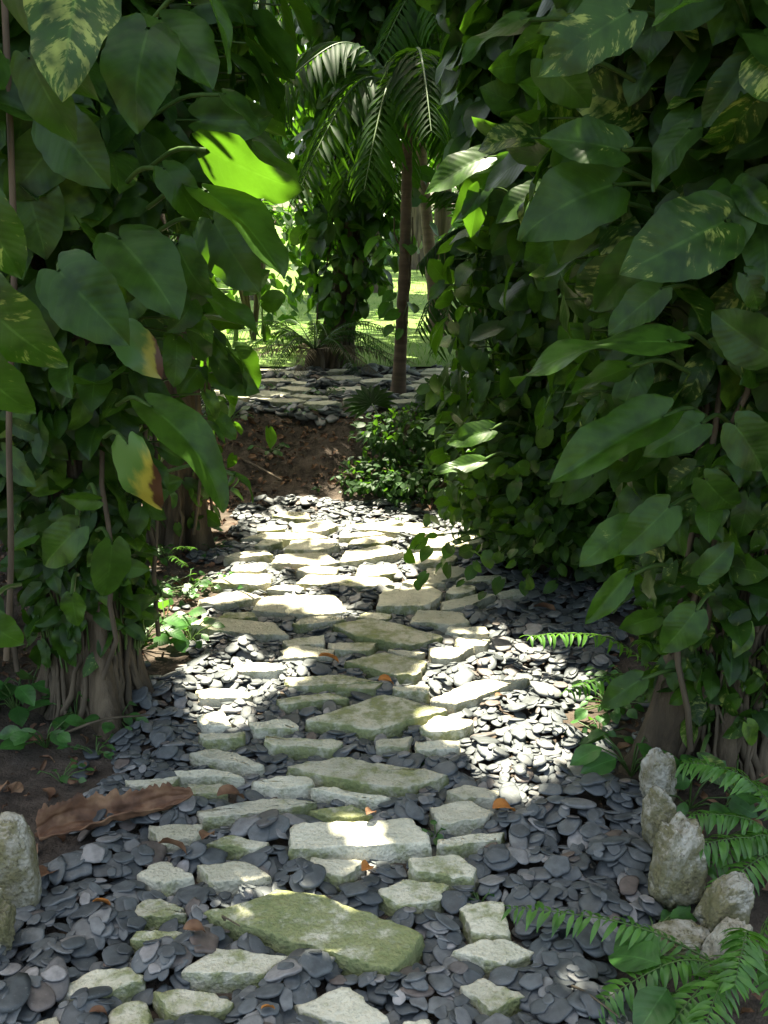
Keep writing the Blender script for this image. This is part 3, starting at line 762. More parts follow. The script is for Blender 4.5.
for args in [
    (505, 806, .07, .075, 'orange', 'curled orange leaf beside the bumpy white slab', .4),
    (207, 834, .07, .06, 'dead', 'brown leaf standing between the rust stained slab and the small mossy slab', 1.3),
    (176, 843, .07, .085, 'dead', 'rust coloured leaf pressed against the front of the rust stained slab', .1),
    (196, 928, .07, .055, 'dead', 'tan dry leaf at the left point of the big mossy slab', .3),
    (232, 792, .07, .085, 'dead', 'dark brown leaf at the end of the long slab carrying a pebble', .5),
    (371, 812, .07, .045, 'dead', 'small red brown leaf at the tip of the lime yellow slab', 1.0),
    (387, 680, .07, .06, 'orange', 'small reddish leaf between the middle diamond slab and the large diamond slab', .2),
    (501, 696, .07, .05, 'dead', 'dark red leaf in the brightest patch of sun', .6),
    (268, 1008, .06, .03, 'orange', 'tiny orange leaf at the bottom edge left of the triangular slab', .6),
    (104, 902, .05, .05, 'orange', 'little ochre leaf among dark pebbles left of the white wedge', .2),
    (46, 872, .06, .085, 'dead', 'reddish brown dry leaf by the tall rock on the left', 1.1),
    (368, 867, .07, .05, 'orange', 'pinkish scrap of leaf in front of the thick sunlit slab', .9),
    (100, 1012, .05, .04, 'dead', 'brown leaf bits on the stained slab at the bottom left', .3),
    (330, 656, .08, .08, 'orange', 'tan leaf between the small oblong slab and the middle diamond slab', .2),
    (545, 606, .05, .10, 'dead', 'brown leaf on the dim pebbles near the right hand vine bank', .3),
]: fallen(*args)
b = MB(); n = 5200
lx_ = np.where(R.random(n) < .5, R.uniform(-2.6, -.75, n), R.uniform(.75, 2.6, n)); ly_ = R.uniform(1.2, 6.0, n)
q = R.random(n) < .25; lx_[q] = R.uniform(-1.2, 1.2, q.sum()); ly_[q] = R.uniform(5.4, 6.4, q.sum())
keep = ~inpoly([(p[0] * .97, p[1]) for p in bed], lx_, ly_); lx_, ly_ = lx_[keep], ly_[keep]; n = len(lx_)
ang = R.uniform(0, 6.28, n)
b.inst(leaf_tmpl(6, 5, OW, .6, 1.3, .05, .6, 0, 3), np.stack([lx_, ly_, H(lx_, ly_) + .004], -1), np.stack([np.cos(ang), np.sin(ang), R.uniform(-.1, .35, n)], -1),
       np.stack([R.normal(0, .4, n), R.normal(0, .4, n), np.ones(n)], -1), R.uniform(.012, .06, n), 0, None, None, R.uniform(.4, 1.3, n))
tag(b.build('leaf_litter', M['dead']), 'brown leaf litter strewn over the bare soil beside the path', 'leaf litter', kind='stuff')
def twig(px, py, px2, py2, z, rad, label):
    a, c = gnd(px, py, z), gnd(px2, py2, z + .02)
    mid = (a + c) / 2 + np.array([R.normal(0, .015), R.normal(0, .01), .012])
    b = MB(); b.tube(curve([a, mid, c], 14), np.linspace(rad, rad * .5, 14), 6)
    o = b.build('twig', M['root'], origin=a); tag(o, label, 'twig', 'twigs on the ground')
twig(572, 986, 618, 1016, .05, .003, 'thin grey twig on the dark pebbles at the bottom right')
twig(232, 455, 282, 480, .15, .012, 'bent brown stick lying on the earth bank at the left')
twig(60, 735, 150, 715, .05, .005, 'thin twig on the soil in front of the left tree base')
twig(225, 920, 240, 926, .05, .003, 'tiny twig stub by the big mossy slab')

# ------------------------------------------------------------------ vine-clad trees
def trunk_mesh(axis, r0, r1, lobes, flare, n=110, k=96, seed=0):
    A = curve(axis, n); r = np.random.default_rng(seed)
    ph = r.random(6) * 6.28
    V = []; UV = []
    z0 = A[0, 2]
    for i, p in enumerate(A):
        t = i / (n - 1); zz = p[2] - z0
        rad = r0 + (r1 - r0) * t + flare * math.exp(-zz / .16)
        for j in range(k):
            th = 2 * PI * j / k
            lb = sum(a * math.cos(f * th + q + zz * w) for a, f, q, w in zip((.10, .09, .07, .05), lobes, ph, (1.1, -1.6, 2.3, -3)))
            fl = 1 + lb * (1 + 1.6 * math.exp(-zz / .2)) + .05 * mnoise.noise(Vector((math.cos(th) * 4, math.sin(th) * 4, zz * 3 + seed))) + .14 * (.3 - abs(mnoise.noise(Vector((math.cos(th) * 5 + .4 * math.sin(zz * 4), math.sin(th) * 5, zz * 1.1 + seed * 3))))) + .05 * mnoise.noise(Vector((math.cos(th) * 16, math.sin(th) * 16, zz * 5)))
            V.append((p[0] + math.cos(th) * rad * fl, p[1] + math.sin(th) * rad * fl, p[2])); UV.append((t, j / k))
    i, j = np.meshgrid(np.arange(n - 1), np.arange(k), indexing='ij')
    a = i * k + j; b_ = i * k + (j + 1) % k
    return np.array(V), np.stack([a, b_, b_ + k, a + k], -1).reshape(-1, 4), UV
CROWN_LEAVES = []
def crown(centre, rad, n, size, clumps, seed, mat='canopy', zmin_slope=.245, parent=None, kill=True, own_limit=True, polys=True):
    r = np.random.default_rng(seed)
    cc = r.normal(0, 1, (clumps, 3)); cc = unit(cc) * (r.random((clumps, 1)) ** .5)
    cc = np.array(centre) + cc * np.array(rad)
    w = r.integers(0, clumps, n); sp = r.uniform(.35, .75, clumps) * min(rad[0], rad[1]) * .62
    off = r.normal(0, .55, (n, 3)) * sp[w][:, None] * np.array([1, 1, .55])
    P = cc[w] + off
    outw = unit(off + np.array([0, 0, .25]) * sp[w][:, None])
    if own_limit:      # foliage of the crowns starts above the sight line
        m = P[:, 2] > 2.05 + zmin_slope * np.clip(P[:, 1], 0, 12)
        P, outw, w = P[m], outw[m], w[m]
    if kill:
        m = ~blocked(P, size, polys); P, outw, w = P[m], outw[m], w[m]
    n = len(P)
    tip = unit(outw * .8 + r.normal(0, .5, (n, 3)) + [0, 0, -.35]); nr = unit(outw * .4 + [0, 0, .8] + r.normal(0, .4, (n, 3)))
    b = MB(); typ = r.integers(0, 3, n); ct = r.random(clumps)
    sz = size * r.uniform(.6, 1.3, n); tt = np.clip(ct[w] * .6 + r.random(n) * .4, 0, 1)
    for t in range(3):
        q = typ == t; b.inst(CT[t], P[q], tip[q], nr[q], sz[q], 0, tt[q])
    return b.build('crown', M[mat], parent), cc
def limbs(b, top, cc, r, k=6):
    for c in cc:
        mid = (np.array(top) * .55 + c * .45) + [0, 0, .25]
        Q = curve([top, mid, c], 10)
        if blocked(Q, .25).any(): continue
        b.tube(Q, np.linspace(r, r * .2, 10), k)

def vine(name, label, base, axis, prof, n, zr, size, seed, heroes=(), view=(0, -.35, 0), tmpl='hi', thin=None, yaw=None, mat='vine', stems=6, trunk_r=.15, group=None, var=.6, killm=True):
    """a climbing vine: stems along the axis, leaves held out in a shell of radius prof(z)"""
    r = np.random.default_rng(seed)
    t = thing(name, label, 'climbing vine', base, group)
    A = curve(axis, 60)
    z = zr[0] + (zr[1] - zr[0]) * r.random(n) ** .85
    c = np.stack([np.interp(z, A[:, 2], A[:, 0]), np.interp(z, A[:, 2], A[:, 1]), z], -1)
    th = r.uniform(0, 2 * PI, n)
    lump = 1 + .22 * np.sin(th * 3 + z * 4 + seed) + .15 * np.sin(th * 5 - z * 7 + seed * 2)
    Rz = np.interp(z, *zip(*prof)) * lump
    rr = np.maximum(trunk_r, Rz * np.sqrt(r.uniform(.12, 1, n)))
    d = np.stack([np.cos(th), np.sin(th), np.zeros(n)], -1)
    P = c + d * rr[:, None]
    sz = np.interp(z, *zip(*size)) * r.uniform(.6, 1.15, n)
    m = ~blocked(P, sz) if killm else np.ones(n, bool); P, d, sz, c, z = P[m], d[m], sz[m], c[m], z[m]; n = len(P)
    nr = unit(d * .85 + np.array([0, 0, .5]) + np.array(view) * .5 + r.normal(0, .48, (n, 3)))
    tip = unit(d * .5 + np.array([0, 0, -.65]) + r.normal(0, .5, (n, 3)))
    b = MB(); T = VT if tmpl == 'hi' else VTS; typ = r.integers(0, len(T), n)
    tt = np.clip(r.normal(.42, .25, n), 0, 1); tt = np.where(r.random(n) < .08, r.uniform(1.0, 1.8, n), tt); vv = np.where(r.random(n) < .4, r.uniform(.4, 1, n), .1) * var
    for k in range(len(T)):
        q = typ == k; b.inst(T[k], P[q], tip[q], nr[q], sz[q], 0, tt[q], vv[q], r.uniform(.8, 1.15, q.sum()))
    # petioles
    for i in range(0, n, 1 if tmpl == 'hi' else 3):
        root = c[i] + d[i] * trunk_r * .9 + [0, 0, -.05 - .08 * r.random()]
        if np.linalg.norm(P[i] - root) > .4: root = P[i] + (root - P[i]) * .4 / np.linalg.norm(P[i] - root)
        mid = (root + P[i]) / 2 + [0, 0, .04]
        b.tube(np.array([root, mid, P[i]]), [.0045, .0035, .003], 4, 1)
    b.build('foliage', [M[mat], M['stalk']], t)
    for s in range(stems):
        a0 = r.uniform(0, 6.28) if s else -PI / 2 + .5
        zz = np.linspace(zr[0] - .05 if s % 2 == 0 else zr[0] + .3, zr[1], 26)
        zz[0] = max(zz[0], base[2] - .02)
        cx = np.interp(zz, A[:, 2], A[:, 0]); cy = np.interp(zz, A[:, 2], A[:, 1])
        aa = a0 + np.cumsum(r.normal(0, .12, 26)); ra = trunk_r * (1.15 + .25 * np.abs(np.sin(zz * 3 + s))) + .015
        sb = MB(); sb.tube(np.stack([cx + np.cos(aa) * ra, cy + np.sin(aa) * ra, zz], -1), np.linspace(.009, .005, 26), 6, 0)
        sb.build('stem', M['stalk'] if s == 3 else M['root'], t)
    for h in heroes: hero_leaf(t, A, *h)
    return t
def hero_leaf(parent, A, bx, by, tx, ty, Y, wid, nrm, dY=0.0, ti=0, tint=.5, var=.3, label=None, mat='vine', petiole=True):
    """one leaf seen singly in the photograph: stalk end and tip, real distance, width ratio, the way its face looks"""
    p0 = at(bx, by, Y); p1 = at(tx, ty, Y + dY)
    L = np.linalg.norm(p1 - p0) * 1.08
    if nrm[1] <= -.9: nrm = np.array(nrm, float) + R.normal(0, .28, 3)
    b = MB(); b.inst(VH[ti], p0[None], (p1 - p0)[None], np.array([nrm], float), [L], 0, np.array([tint]), np.array([var * .8]), np.array([wid]))
    if petiole:
        c = np.array([np.interp(p0[2], A[:, 2], A[:, 0]), np.interp(p0[2], A[:, 2], A[:, 1]), p0[2] - .1])
        v = c - p0; ln = min(np.linalg.norm(v), .3); root = p0 + v / np.linalg.norm(v) * ln
        sb = MB(); sb.tube(curve([root, (root + p0) / 2 + [0, 0, .025], p0], 8), [.006] * 8, 6, 0)
    o = b.build('leaf', M[mat], parent)
    if petiole:
        st = sb.build('leaf_stalk', M['stalk'], parent); st.parent = o
    if label: o['label'] = label
    return o

def aerial_roots(t, A, rad, flare, n, seed, zmax):
    r = np.random.default_rng(seed)
    for i in range(n):
        a0 = -PI / 2 + r.uniform(-1.9, 1.9); m = 22
        zt = r.uniform(.5, 1) * zmax; zz = np.linspace(t.location[2] - .03, zt, m)
        c = np.stack([np.interp(zz, A[:, 2], A[:, 0]), np.interp(zz, A[:, 2], A[:, 1])], -1)
        rr = rad * 1.03 + flare * np.exp(-(zz - zz[0]) / .16) * .9 + .006 * np.sin(zz * 9 + i)
        aa = a0 + .3 * np.sin(zz * r.uniform(2, 6) + i) + np.cumsum(r.normal(0, .05, m))
        b = MB(); b.tube(np.stack([c[:, 0] + np.cos(aa) * rr, c[:, 1] + np.sin(aa) * rr, zz], -1), np.linspace(r.uniform(.004, .013), .004, m) * (1 + .15 * np.sin(zz * 40 + i)), 7)
        b.build('aerial_root', M['root'], t)

def clad_tree(label, base, axis, r0, r1, flare, seed, croot, crowns, nroots, zmax, lobes=(3, 5, 7, 11)):
    t = thing('vine_clad_tree', label, 'tree', base)
    b = MB(); V, Fq, UV = trunk_mesh(axis, r0, r1, lobes, flare, seed=seed); b.add(V, Fq, 0, UV)
    cs = []
    for i, (c, rad, n, size, cl, *np_) in enumerate(crowns):
        o, cc = crown(c, rad, n, size, cl, seed * 10 + i, parent=t, polys=not np_); limbs(b, np.array(axis[-1]) - [0, 0, .1], cc, .06)
    b.build('trunk', M['bark'], t)
    aerial_roots(t, curve(axis, 60), r0, flare, nroots, seed, zmax)
    return t

# --- left tree (near)
bl = gnd(95, 690, .03)
axL = [bl + [0, 0, -.05], bl + [0, .02, .5], bl + [-.02, .06, 1.3], bl + [-.05, .1, 2.2], bl + [-.2, .1, 3.6], bl + [-.2, .15, 4.4]]
clad_tree('thick left hand tree with a flared fibrous root base, smothered in big leaved vine', bl, axL, .125, .11, .06, 1, None,
          [((bl[0] + .3, 3.6, 5.0), (1.9, 1.6, .9), 5200, .16, 16), ((bl[0] - 1.1, 5.2, 5.3), (1.8, 1.6, .9), 3200, .16, 10)], 34, 1.1)
up = (0, -.15, 1)
HL = [ # bx,by,tx,ty,Y,wid,normal,dY
 (208, 150, 292, 196, 2.50, 1.2, (.15, -.95, -.4), -.05, 5, .6, .05, 'bright green back lit leaf at the right edge of the left mass'),
 (206, 192, 291, 246, 2.46, .80, (.25, -.25, 1), -.16, 0, .5, .1, 'leaf with shiny whitish upper face below the back lit leaf'),
 (201, 291, 258, 327, 2.46, .55, (.3, -.30, 1), -.1, 5, .6, .1, 'narrow leaf seen edge on with shining upper face'),
 (82, -38, 58, 84, 1.95, .95, (.25, -1, .2), -.1, 5, .35, 1.0, 'large dark leaf with broad yellow stripes at the top left'),
 (148, 30, 124, 109, 2.15, 1.12, (.15, -1, .3), -.1, 1, .4, .2), (160, 20, 212, 66, 2.3, 1.0, (.2, -1, .5), -.1, 0, .55, .3),
 (205, -10, 236, 62, 2.3, .42, (.8, -.5, .4), -.05, 2, .9, .1), (10, -30, 62, 114, 1.95, .42, (-.5, -1, .3), -.05, 3, .3, .0),
 (-30, 285, 40, 375, 1.9, .95, (.1, -1, .3), -.05, 1, .4, .8, 'dark leaf with a pale yellow bar at the left edge'),
 (-25, 195, 14, 276, 1.9, 1.0, (.2, -1, .2), 0, 0, .3, .7), (-30, 355, 22, 425, 1.88, 1.0, (0, -1, .3), 0, 1, .4, .6),
 (120, 240, 178, 300, 2.3, 1.05, (.2, -1, .4), -.1, 0, .35, .3), (178, 245, 196, 297, 2.35, 1.05, (.2, -1, .2), -.05, 1, .45, .5),
 (214, 222, 252, 288, 2.5, 1.15, (.1, -1, .25), -.05, 5, .35, .4), (60, 272, 118, 335, 2.2, 1.05, (0, -1, .35), -.08, 0, .4, .4),
 (152, 408, 242, 472, 2.45, .62, (-.35, -.35, 1), -.15, 4, .7, .2, 'arching leaf with glossy top reaching out over the path'),
 (128, 445, 152, 519, 2.4, .75, (.35, -1, .1), -.02, 1, .5, 0, 'leaf withering yellow and brown along its tip and left side', 'sick'),
 (122, 330, 158, 374, 2.35, .95, (.2, -1, .2), -.03, 0, .5, 0, 'leaf browning at the tip above the withered one', 'sick2'),
 (78, 528, 38, 566, 2.4, .95, (-.2, -1, .4), 0, 0, .6, .4), (72, 596, 76, 626, 2.45, 1.1, (0, -1, .2), 0, 5, .8, .3),
 (-18, 618, 23, 648, 2.1, 1.0, (.2, -1, .7), 0, 1, .45, .2), (112, 545, 108, 600, 2.5, .9, (.6, -1, .2), 0, 0, .5, .2),
 (98, 500, 62, 500, 2.45, .8, (-.2, -1, .6), 0, 2, .7, .5), (30, 60, 66, 140, 2.1, .9, (0, -1, .4), 0, 0, .3, .3),
 (225, 95, 262, 122, 2.7, .9, (.4, -.6, .8), 0, 0, .6, .2), (165, 170, 205, 215, 2.4, 1.0, (.3, -1, .4), 0, 1, .35, .2),
 (52, 120, 100, 180, 2.3, 1.05, (0, -1, .35), -.05, 0, .35, .3), (235, 475, 265, 492, 2.6, .5, (.2, -.4, 1), 0, 4, 1, .2),
]
vine('climbing_vine', 'big leaved vine covering the near left tree, with a withered yellow leaf low down', bl, axL,
     [(.3, .15), (.6, .2), (.9, .32), (1.3, .55), (1.7, .58), (2.2, .54), (3.4, .5)], 3000, (.22, 3.3), [(.2, .08), (.6, .11), (1.1, .14), (1.5, .18), (2.2, .22), (3.2, .26)], 11, HL,
     stems=7, trunk_r=.17)

# --- right tree (near)
br = gnd(712, 742, .03)
axR = [br + [0, 0, -.05], br + [.02, .02, .5], br + [.05, .05, 1.2], br + [.06, .1, 2.2], br + [.15, .15, 3.5], br + [.15, .2, 4.3]]
clad_tree('thick right hand tree with deeply ribbed bark, smothered in variegated vine', br, axR, .155, .12, .07, 2, None,
          [((br[0] - .2, 3.4, 5.0), (1.7, 1.6, .9), 5200, .16, 16), ((br[0] + 1.2, 5.0, 5.2), (1.7, 1.6, .9), 3000, .16, 10)], 32, 1.2)
HR = [
 (668, 342, 517, 332, 2.15, .52, (-.15, -.22, 1), .02, 3, .8, .1, 'long pointed leaf seen side on with shining upper face'),
 (628, 368, 575, 386, 2.25, .75, (-.1, -.5, 1), -.05, 5, .7, .5, 'short leaf with a pale bright edge under the long pointed leaf'),
 (662, 418, 556, 470, 2.25, .60, (-.25, -.6, .8), -.08, 2, .6, .2, 'long leaf drooping toward the path, pale at its tip'),
 (724, 222, 638, 262, 2.2, .98, (.05, -1, .55), -.1, 0, .4, .75, 'broad leaf splashed with yellow, right of the picture'),
 (628, 12, 545, 58, 2.2, .82, (-.1, -1, .5), -.05, 3, .45, .8, 'leaf with pale yellow stripes near its tip, top right'),
 (620, 150, 550, 130, 2.35, .9, (-.1, -1, .6), -.02, 0, .4, .6), (612, 185, 520, 215, 2.4, 1.1, (-.1, -1, .35), -.05, 1, .35, .4),
 (560, 165, 575, 125, 2.5, .9, (-.1, -1, .2), 0, 0, .3, .3),
 (748, 66, 706, 122, 2.3, .95, (-.2, -1, .3), 0, 0, .45, .6), (700, 424, 648, 452, 2.3, .9, (-.2, -1, .4), -.03, 5, .6, .3),
 (668, 508, 624, 552, 2.3, .95, (-.2, -1, .5), -.03, 0, .65, .3), (630, 525, 582, 562, 2.35, .85, (-.3, -1, .5), -.03, 5, .85, .4, 'pale green leaf held out toward the path low on the right'),
 (625, 578, 588, 622, 2.35, .6, (-.4, -1, .4), -.02, 2, .7, .1), (695, 612, 664, 652, 2.3, 1.0, (-.2, -1, .3), -.02, 0, .6, .2),
 (768, 352, 716, 318, 2.2, 1.1, (0, -1, .4), 0, 0, .5, .3), (745, 275, 768, 310, 2.2, 1.1, (0, -1, .3), 0, 1, .55, .2),
 (722, -12, 655, 16, 2.15, .6, (-.1, -.5, 1), 0, 5, .95, .1), (588, 205, 560, 262, 2.5, .95, (-.2, -1, .2), 0, 0, .5, .4),
 (705, 480, 740, 520, 2.25, 1, (.1, -1, .3), 0, 1, .45, .2), (735, 425, 770, 470, 2.2, 1.1, (.1, -1, .4), 0, 0, .4, .2),
 (640, 250, 600, 310, 2.35, .95, (-.2, -1, .3), 0, 0, .4, .3), (660, 290, 610, 330, 2.3, .9, (-.2, -1, .5), 0, 5, .5, .3),
 (520, 20, 448, 45, 2.6, .55, (-.1, -.6, 1), 0, 3, .5, .1), (700, 575, 735, 545, 2.3, .9, (0, -1, .4), 0, 0, .5, .2),
 (700, 760, 735, 785, 2.35, .8, (0, -1, .6), -.05, 0, .6, .9), (640, 680, 600, 705, 2.5, .8, (-.2, -.8, .8), 0, 0, .6, .6),
 (690, 130, 640, 175, 2.3, .95, (-.1, -1, .4), 0, 1, .4, .4), (545, 60, 590, 105, 2.45, 1.0, (-.1, -1, .4), 0, 0, .35, .2),
]
vine('climbing_vine', 'variegated vine covering the near right tree, one long leaf reaching toward the path', br, axR,
     [(.2, .2), (.5, .28), (.8, .36), (1.2, .50), (1.6, .60), (2.2, .66), (3.4, .62)], 3000, (.16, 3.3), [(.2, .08), (.6, .11), (1.1, .135), (1.5, .17), (2.2, .21), (3.2, .25)], 12, HR,
     stems=7, trunk_r=.19, var=.8)

# --- second row
b2 = np.array([-1.02, 4.75, float(H(-1.02, 4.75))])
axLB = [b2 + [0, 0, -.05], b2 + [.02, 0, .7], b2 + [-.08, .1, 1.5], b2 + [-.35, .2, 2.6], b2 + [-.7, .3, 4.2], b2 + [-.7, .3, 4.9]]
clad_tree('slimmer vine covered tree behind the near left tree, its base in shade', b2, axLB, .10, .08, .05, 3, None,
          [((b2[0] + .5, 5.6, 5.3), (1.9, 1.5, .9), 4600, .16, 14)], 5, .8)
vine('climbing_vine', 'dense vine on the slimmer tree behind the near left tree', b2, axLB,
     [(.2, .2), (.6, .42), (1.0, .48), (1.5, .4), (2.2, .24), (3.6, .25)], 1300, (.15, 3.5), [(.2, .09), (1., .13), (2., .19), (3.4, .22)], 13,
     [(140, 400, 180, 440, 4.2, 1, (.2, -1, .3)), (235, 350, 262, 385, 4.3, 1, (.3, -1, .3)), (240, 235, 290, 262, 4.2, .9, (.3, -1, .5)), (255, 150, 300, 175, 4.2, .9, (.3, -1, .5))],
     tmpl='lo', mat='vine_small', stems=4, trunk_r=.11, var=.4)
b3 = np.array([.86, 4.45, float(H(.86, 4.45))])
axRB = [b3 + [0, 0, -.05], b3 + [.02, 0, .7], b3 + [.03, .1, 1.5], b3 + [.04, .2, 2.6], b3 + [.12, .4, 4.2], b3 + [.15, .4, 4.9]]
clad_tree('vine wrapped tree standing behind the near right tree', b3, axRB, .10, .08, .05, 4, None,
          [((b3[0] - .5, 5.4, 5.3), (1.9, 1.5, .9), 4600, .16, 14)], 4, .8)
vine('climbing_vine', 'bushy small leaved vine spilling to the path edge behind the near right tree', b3, axRB,
     [(0, .80), (.2, .74), (.5, .66), (.9, .6), (1.2, .52), (2.0, .52), (3.6, .5)], 5200, (.04, 3.5), [(0, .065), (.6, .085), (1.1, .13), (1.8, .2), (3.4, .24)], 14,
     [(485, 158, 424, 182, 3.75, .85, (-.1, -.7, .8), 0, 0, .8, .1, 'pale leaf tip standing out against the palms'), (505, 165, 448, 214, 3.8, .6, (-.4, -.8, .5)), (480, 190, 468, 235, 3.8, .8, (-.2, -1, .3), 0, 0, .3),
      (480, 462, 435, 470, 3.75, .6, (-.2, -.7, .7), 0, 5, .95, .5), (490, 430, 448, 440, 3.75, .8, (-.2, -.8, .6), 0, 0, .8, .5), (543, 425, 545, 398, 3.7, .95, (0, -1, .3), 0, 0, .5, .3),
      (540, 190, 495, 215, 3.7, 1, (-.2, -1, .4)), (600, 470, 560, 500, 3.6, .9, (-.3, -1, .4))],
     tmpl='lo', mat='vine_small', stems=5, trunk_r=.11, var=.5)
BANK_AT = [(.62, 4.95, (.40, .40, .42), 1500), (1.0, 4.35, (.55, .42, .55), 2200), (.80, 4.6, (.5, .45, .8), 2000)]
b4 = np.array([-.30, 8.6, float(H(-.3, 8.6))])
axC = [b4 + [-.16, 0, -.05], b4 + [-.04, 0, .6], b4 + [.06, 0, 1.3], b4 + [.12, .1, 2.4], b4 + [.15, .2, 4.2], b4 + [.4, .3, 5.4]]
clad_tree('leaning tree at the path end, dark hanging vine above its bare lower trunk', b4, axC, .115, .09, .05, 5, None,
          [((b4[0] + .1, 8.9, 6.2), (2.1, 1.3, 1.0), 3800, .18, 12), ((b4[0] + .6, 9.8, 5.9), (2.3, 1.4, .9), 4200, .2, 12), ((-.75, 8.45, 5.6), (2.1, .8, .5), 7000, .18, 16, 1)], 3, 1.0)  # crowns after the first added out of view to shade the palm fronds
vine('climbing_vine', 'dark shaded vine on the leaning tree at the end of the path', b4, axC,
     [(.75, .12), (1.1, .34), (1.8, .5), (2.4, .46), (3.4, .5), (4.5, .6)], 1600, (.78, 4.6), [(.8, .12), (1.6, .17), (4.5, .22)], 15, (), tmpl='lo', stems=3, trunk_r=.14, var=.2, killm=False)

# ------------------------------------------------------------------ palms
PIN = leaf_tmpl(5, 3, ([0, .08, .3, .6, .85, 1], [.012, .05, .06, .05, .025, .002]), .5, .9, 0, 0, 0, 1)
def frond(parent, base, tip, arch, npin, plen, mat='palm', seed=0, droop=.6, rad=.009, name='frond', wid=1.0, sweep=.55, endfade=.5, jit=.07):
    """pinnate leaf: midrib with two rows of leaflets"""
    r = np.random.default_rng(seed)
    base, tip = np.array(base, float), np.array(tip, float)
    mid = (base + tip) / 2 + [0, 0, arch]
    A = curve([base, base * .45 + mid * .55 + [0, 0, arch * .25], mid, mid * .45 + tip * .55 + [0, 0, arch * .12], tip], 40)
    b = MB(); b.tube(A, np.linspace(rad, rad * .2, 40), 5, 1)
    T = unit(np.gradient(A, axis=0))
    ts = np.linspace(.14, .995, npin); idx = ts * 39
    P = np.stack([np.interp(idx, np.arange(40), A[:, k]) for k in range(3)], -1)
    Tn = unit(np.stack([np.interp(idx, np.arange(40), T[:, k]) for k in range(3)], -1))
    side = unit(np.cross(Tn, [0, 0, 1])); upv = np.cross(side, Tn)
    prof = np.sin(PI * np.clip(ts * (1 - endfade * .35) + .12, 0, 1)) ** .55
    for sg in (-1, 1):
        d = unit(side * sg + Tn * (sweep + .25 * r.random((npin, 1))) - np.array([0, 0, 1]) * droop * .45 + r.normal(0, jit, (npin, 3)))
        nr = unit(upv + side * sg * .35 + r.normal(0, .12, (npin, 3)))
        L = plen * prof * r.uniform(.95 - jit, 1.08, npin) * np.where(r.random(npin) < jit * .3, .5, 1)
        b.inst(PIN, P, d, nr, L, 0, np.clip(r.normal(.5, .25, npin), 0, 1), None, np.full(npin, wid))
    return b.build(name, [M[mat], M['stalk'] if mat != 'drypalm' else M['drypalm']], parent)
def palm(label, base, top, r0, r1, fronds, nr=24, rings=True, name='palm_tree', group='palms at the end of the path'):
    base = np.array(base, float); top = np.array(top, float)
    t = thing(name, label, 'palm', base, group)
    n = 80; A = curve([base - [0, 0, .04], base * .5 + top * .5 + [.015, 0, 0], top], n)
    rad = np.linspace(r0, r1, n) + r0 * .5 * np.exp(-np.arange(n) / 5) + .0035 * (np.sin(np.arange(n) * 1.25) > .7)
    b = MB(); b.tube(A, rad, 14); b.build('trunk', M['palmbark'], t)
    for i, (tip, arch, npin, plen) in enumerate(fronds):
        frond(t, top + [0, 0, -.03], tip, arch, npin, plen, seed=int(abs(base[0]) * 100) + i, rad=.014)
    return t
def fr_set(top, L, n, seed, drop=(.1, .6), up_=.35, a0=0, a1=2 * PI, npin=26, plen=.36):
    r = np.random.default_rng(seed); out = []
    for i in range(n):
        a = a0 + (a1 - a0) * (i + r.random() * .5) / n; l = L * r.uniform(.85, 1.1); dz = -l * r.uniform(*drop)
        out.append((np.array(top) + [math.cos(a) * l, math.sin(a) * l, dz], l * up_, npin, plen))
    return out
p1b = gnd(398, 394, .385); p1t = at(408, 100, p1b[1] + .05)
palm('slender ringed palm trunk standing on top of the earth bank, just right of centre', p1b, p1t, .045, .032,
     fr_set(p1t, 1.1, 16, 4, (-.1, .65), .34, npin=28, plen=.36))
p2b = np.array([.86, 9.0, float(H(.86, 9.0))]); p2t = at(487, -30, 9.0)
palm('thin dark palm trunk behind and right of the slender palm', p2b, p2t, .05, .04, fr_set(p2t, 1.7, 16, 5, (.2, .9), .28, npin=34, plen=.5))
p3b = np.array([.2, 10.2, float(H(.2, 10.2))]); p3t = at(400, -40, 10.2)
palm('palm with hanging fronds high above the slender palm', p3b + [.35, 0, 0], p3t, .06, .05, fr_set(p3t, 2.0, 18, 6, (.25, .95), .26, npin=36, plen=.55))
p4b = np.array([1.05, 6.7, float(H(1.05, 6.7))]); p4t = at(492, 240, 6.5)
palm('short palm leaning out of the right hand vines, its dark fronds drooping left', p4b, p4t, .03, .028,
     [(at(462, 352, 6.2), .12, 22, .26), (at(418, 330, 6.2), .18, 26, .28), (at(420, 262, 6.4), .14, 24, .28), (at(440, 190, 6.4), .1, 22, .26), (at(436, 350, 6.0), .2, 24, .26), (at(560, 330, 6.4), .15, 20, .26), (at(500, 180, 7.0), .1, 20, .26), (at(590, 250, 6.9), .15, 20, .26), (at(455, 290, 7.2), .15, 22, .28)])
# feathery cycad with dry lower leaves at the foot of the leaning tree
cb = gnd(315, 372, .385); ct = thing('cycad', 'dark feathery cycad with dry grey lower leaves at the foot of the leaning tree', 'cycad', cb)
b = MB(); b.tube([cb - [0, 0, .03], cb + [0, 0, .12], cb + [0, 0, .2]], [.09, .08, .04], 12); b.build('trunk', M['bark'], ct)
for i in range(30):
    a = i * 2.4; l = R.uniform(.6, .85); dry = i % 3 == 0
    dz = -.06 if dry else R.uniform(.02, .28)
    frond(ct, cb + [0, 0, .18], cb + [math.cos(a) * l, math.sin(a) * l * .8, max(.06, dz + .05)], .16 if not dry else .08, 30, .11, 'drypalm' if dry else 'palm', i, .2, .006, wid=.7)
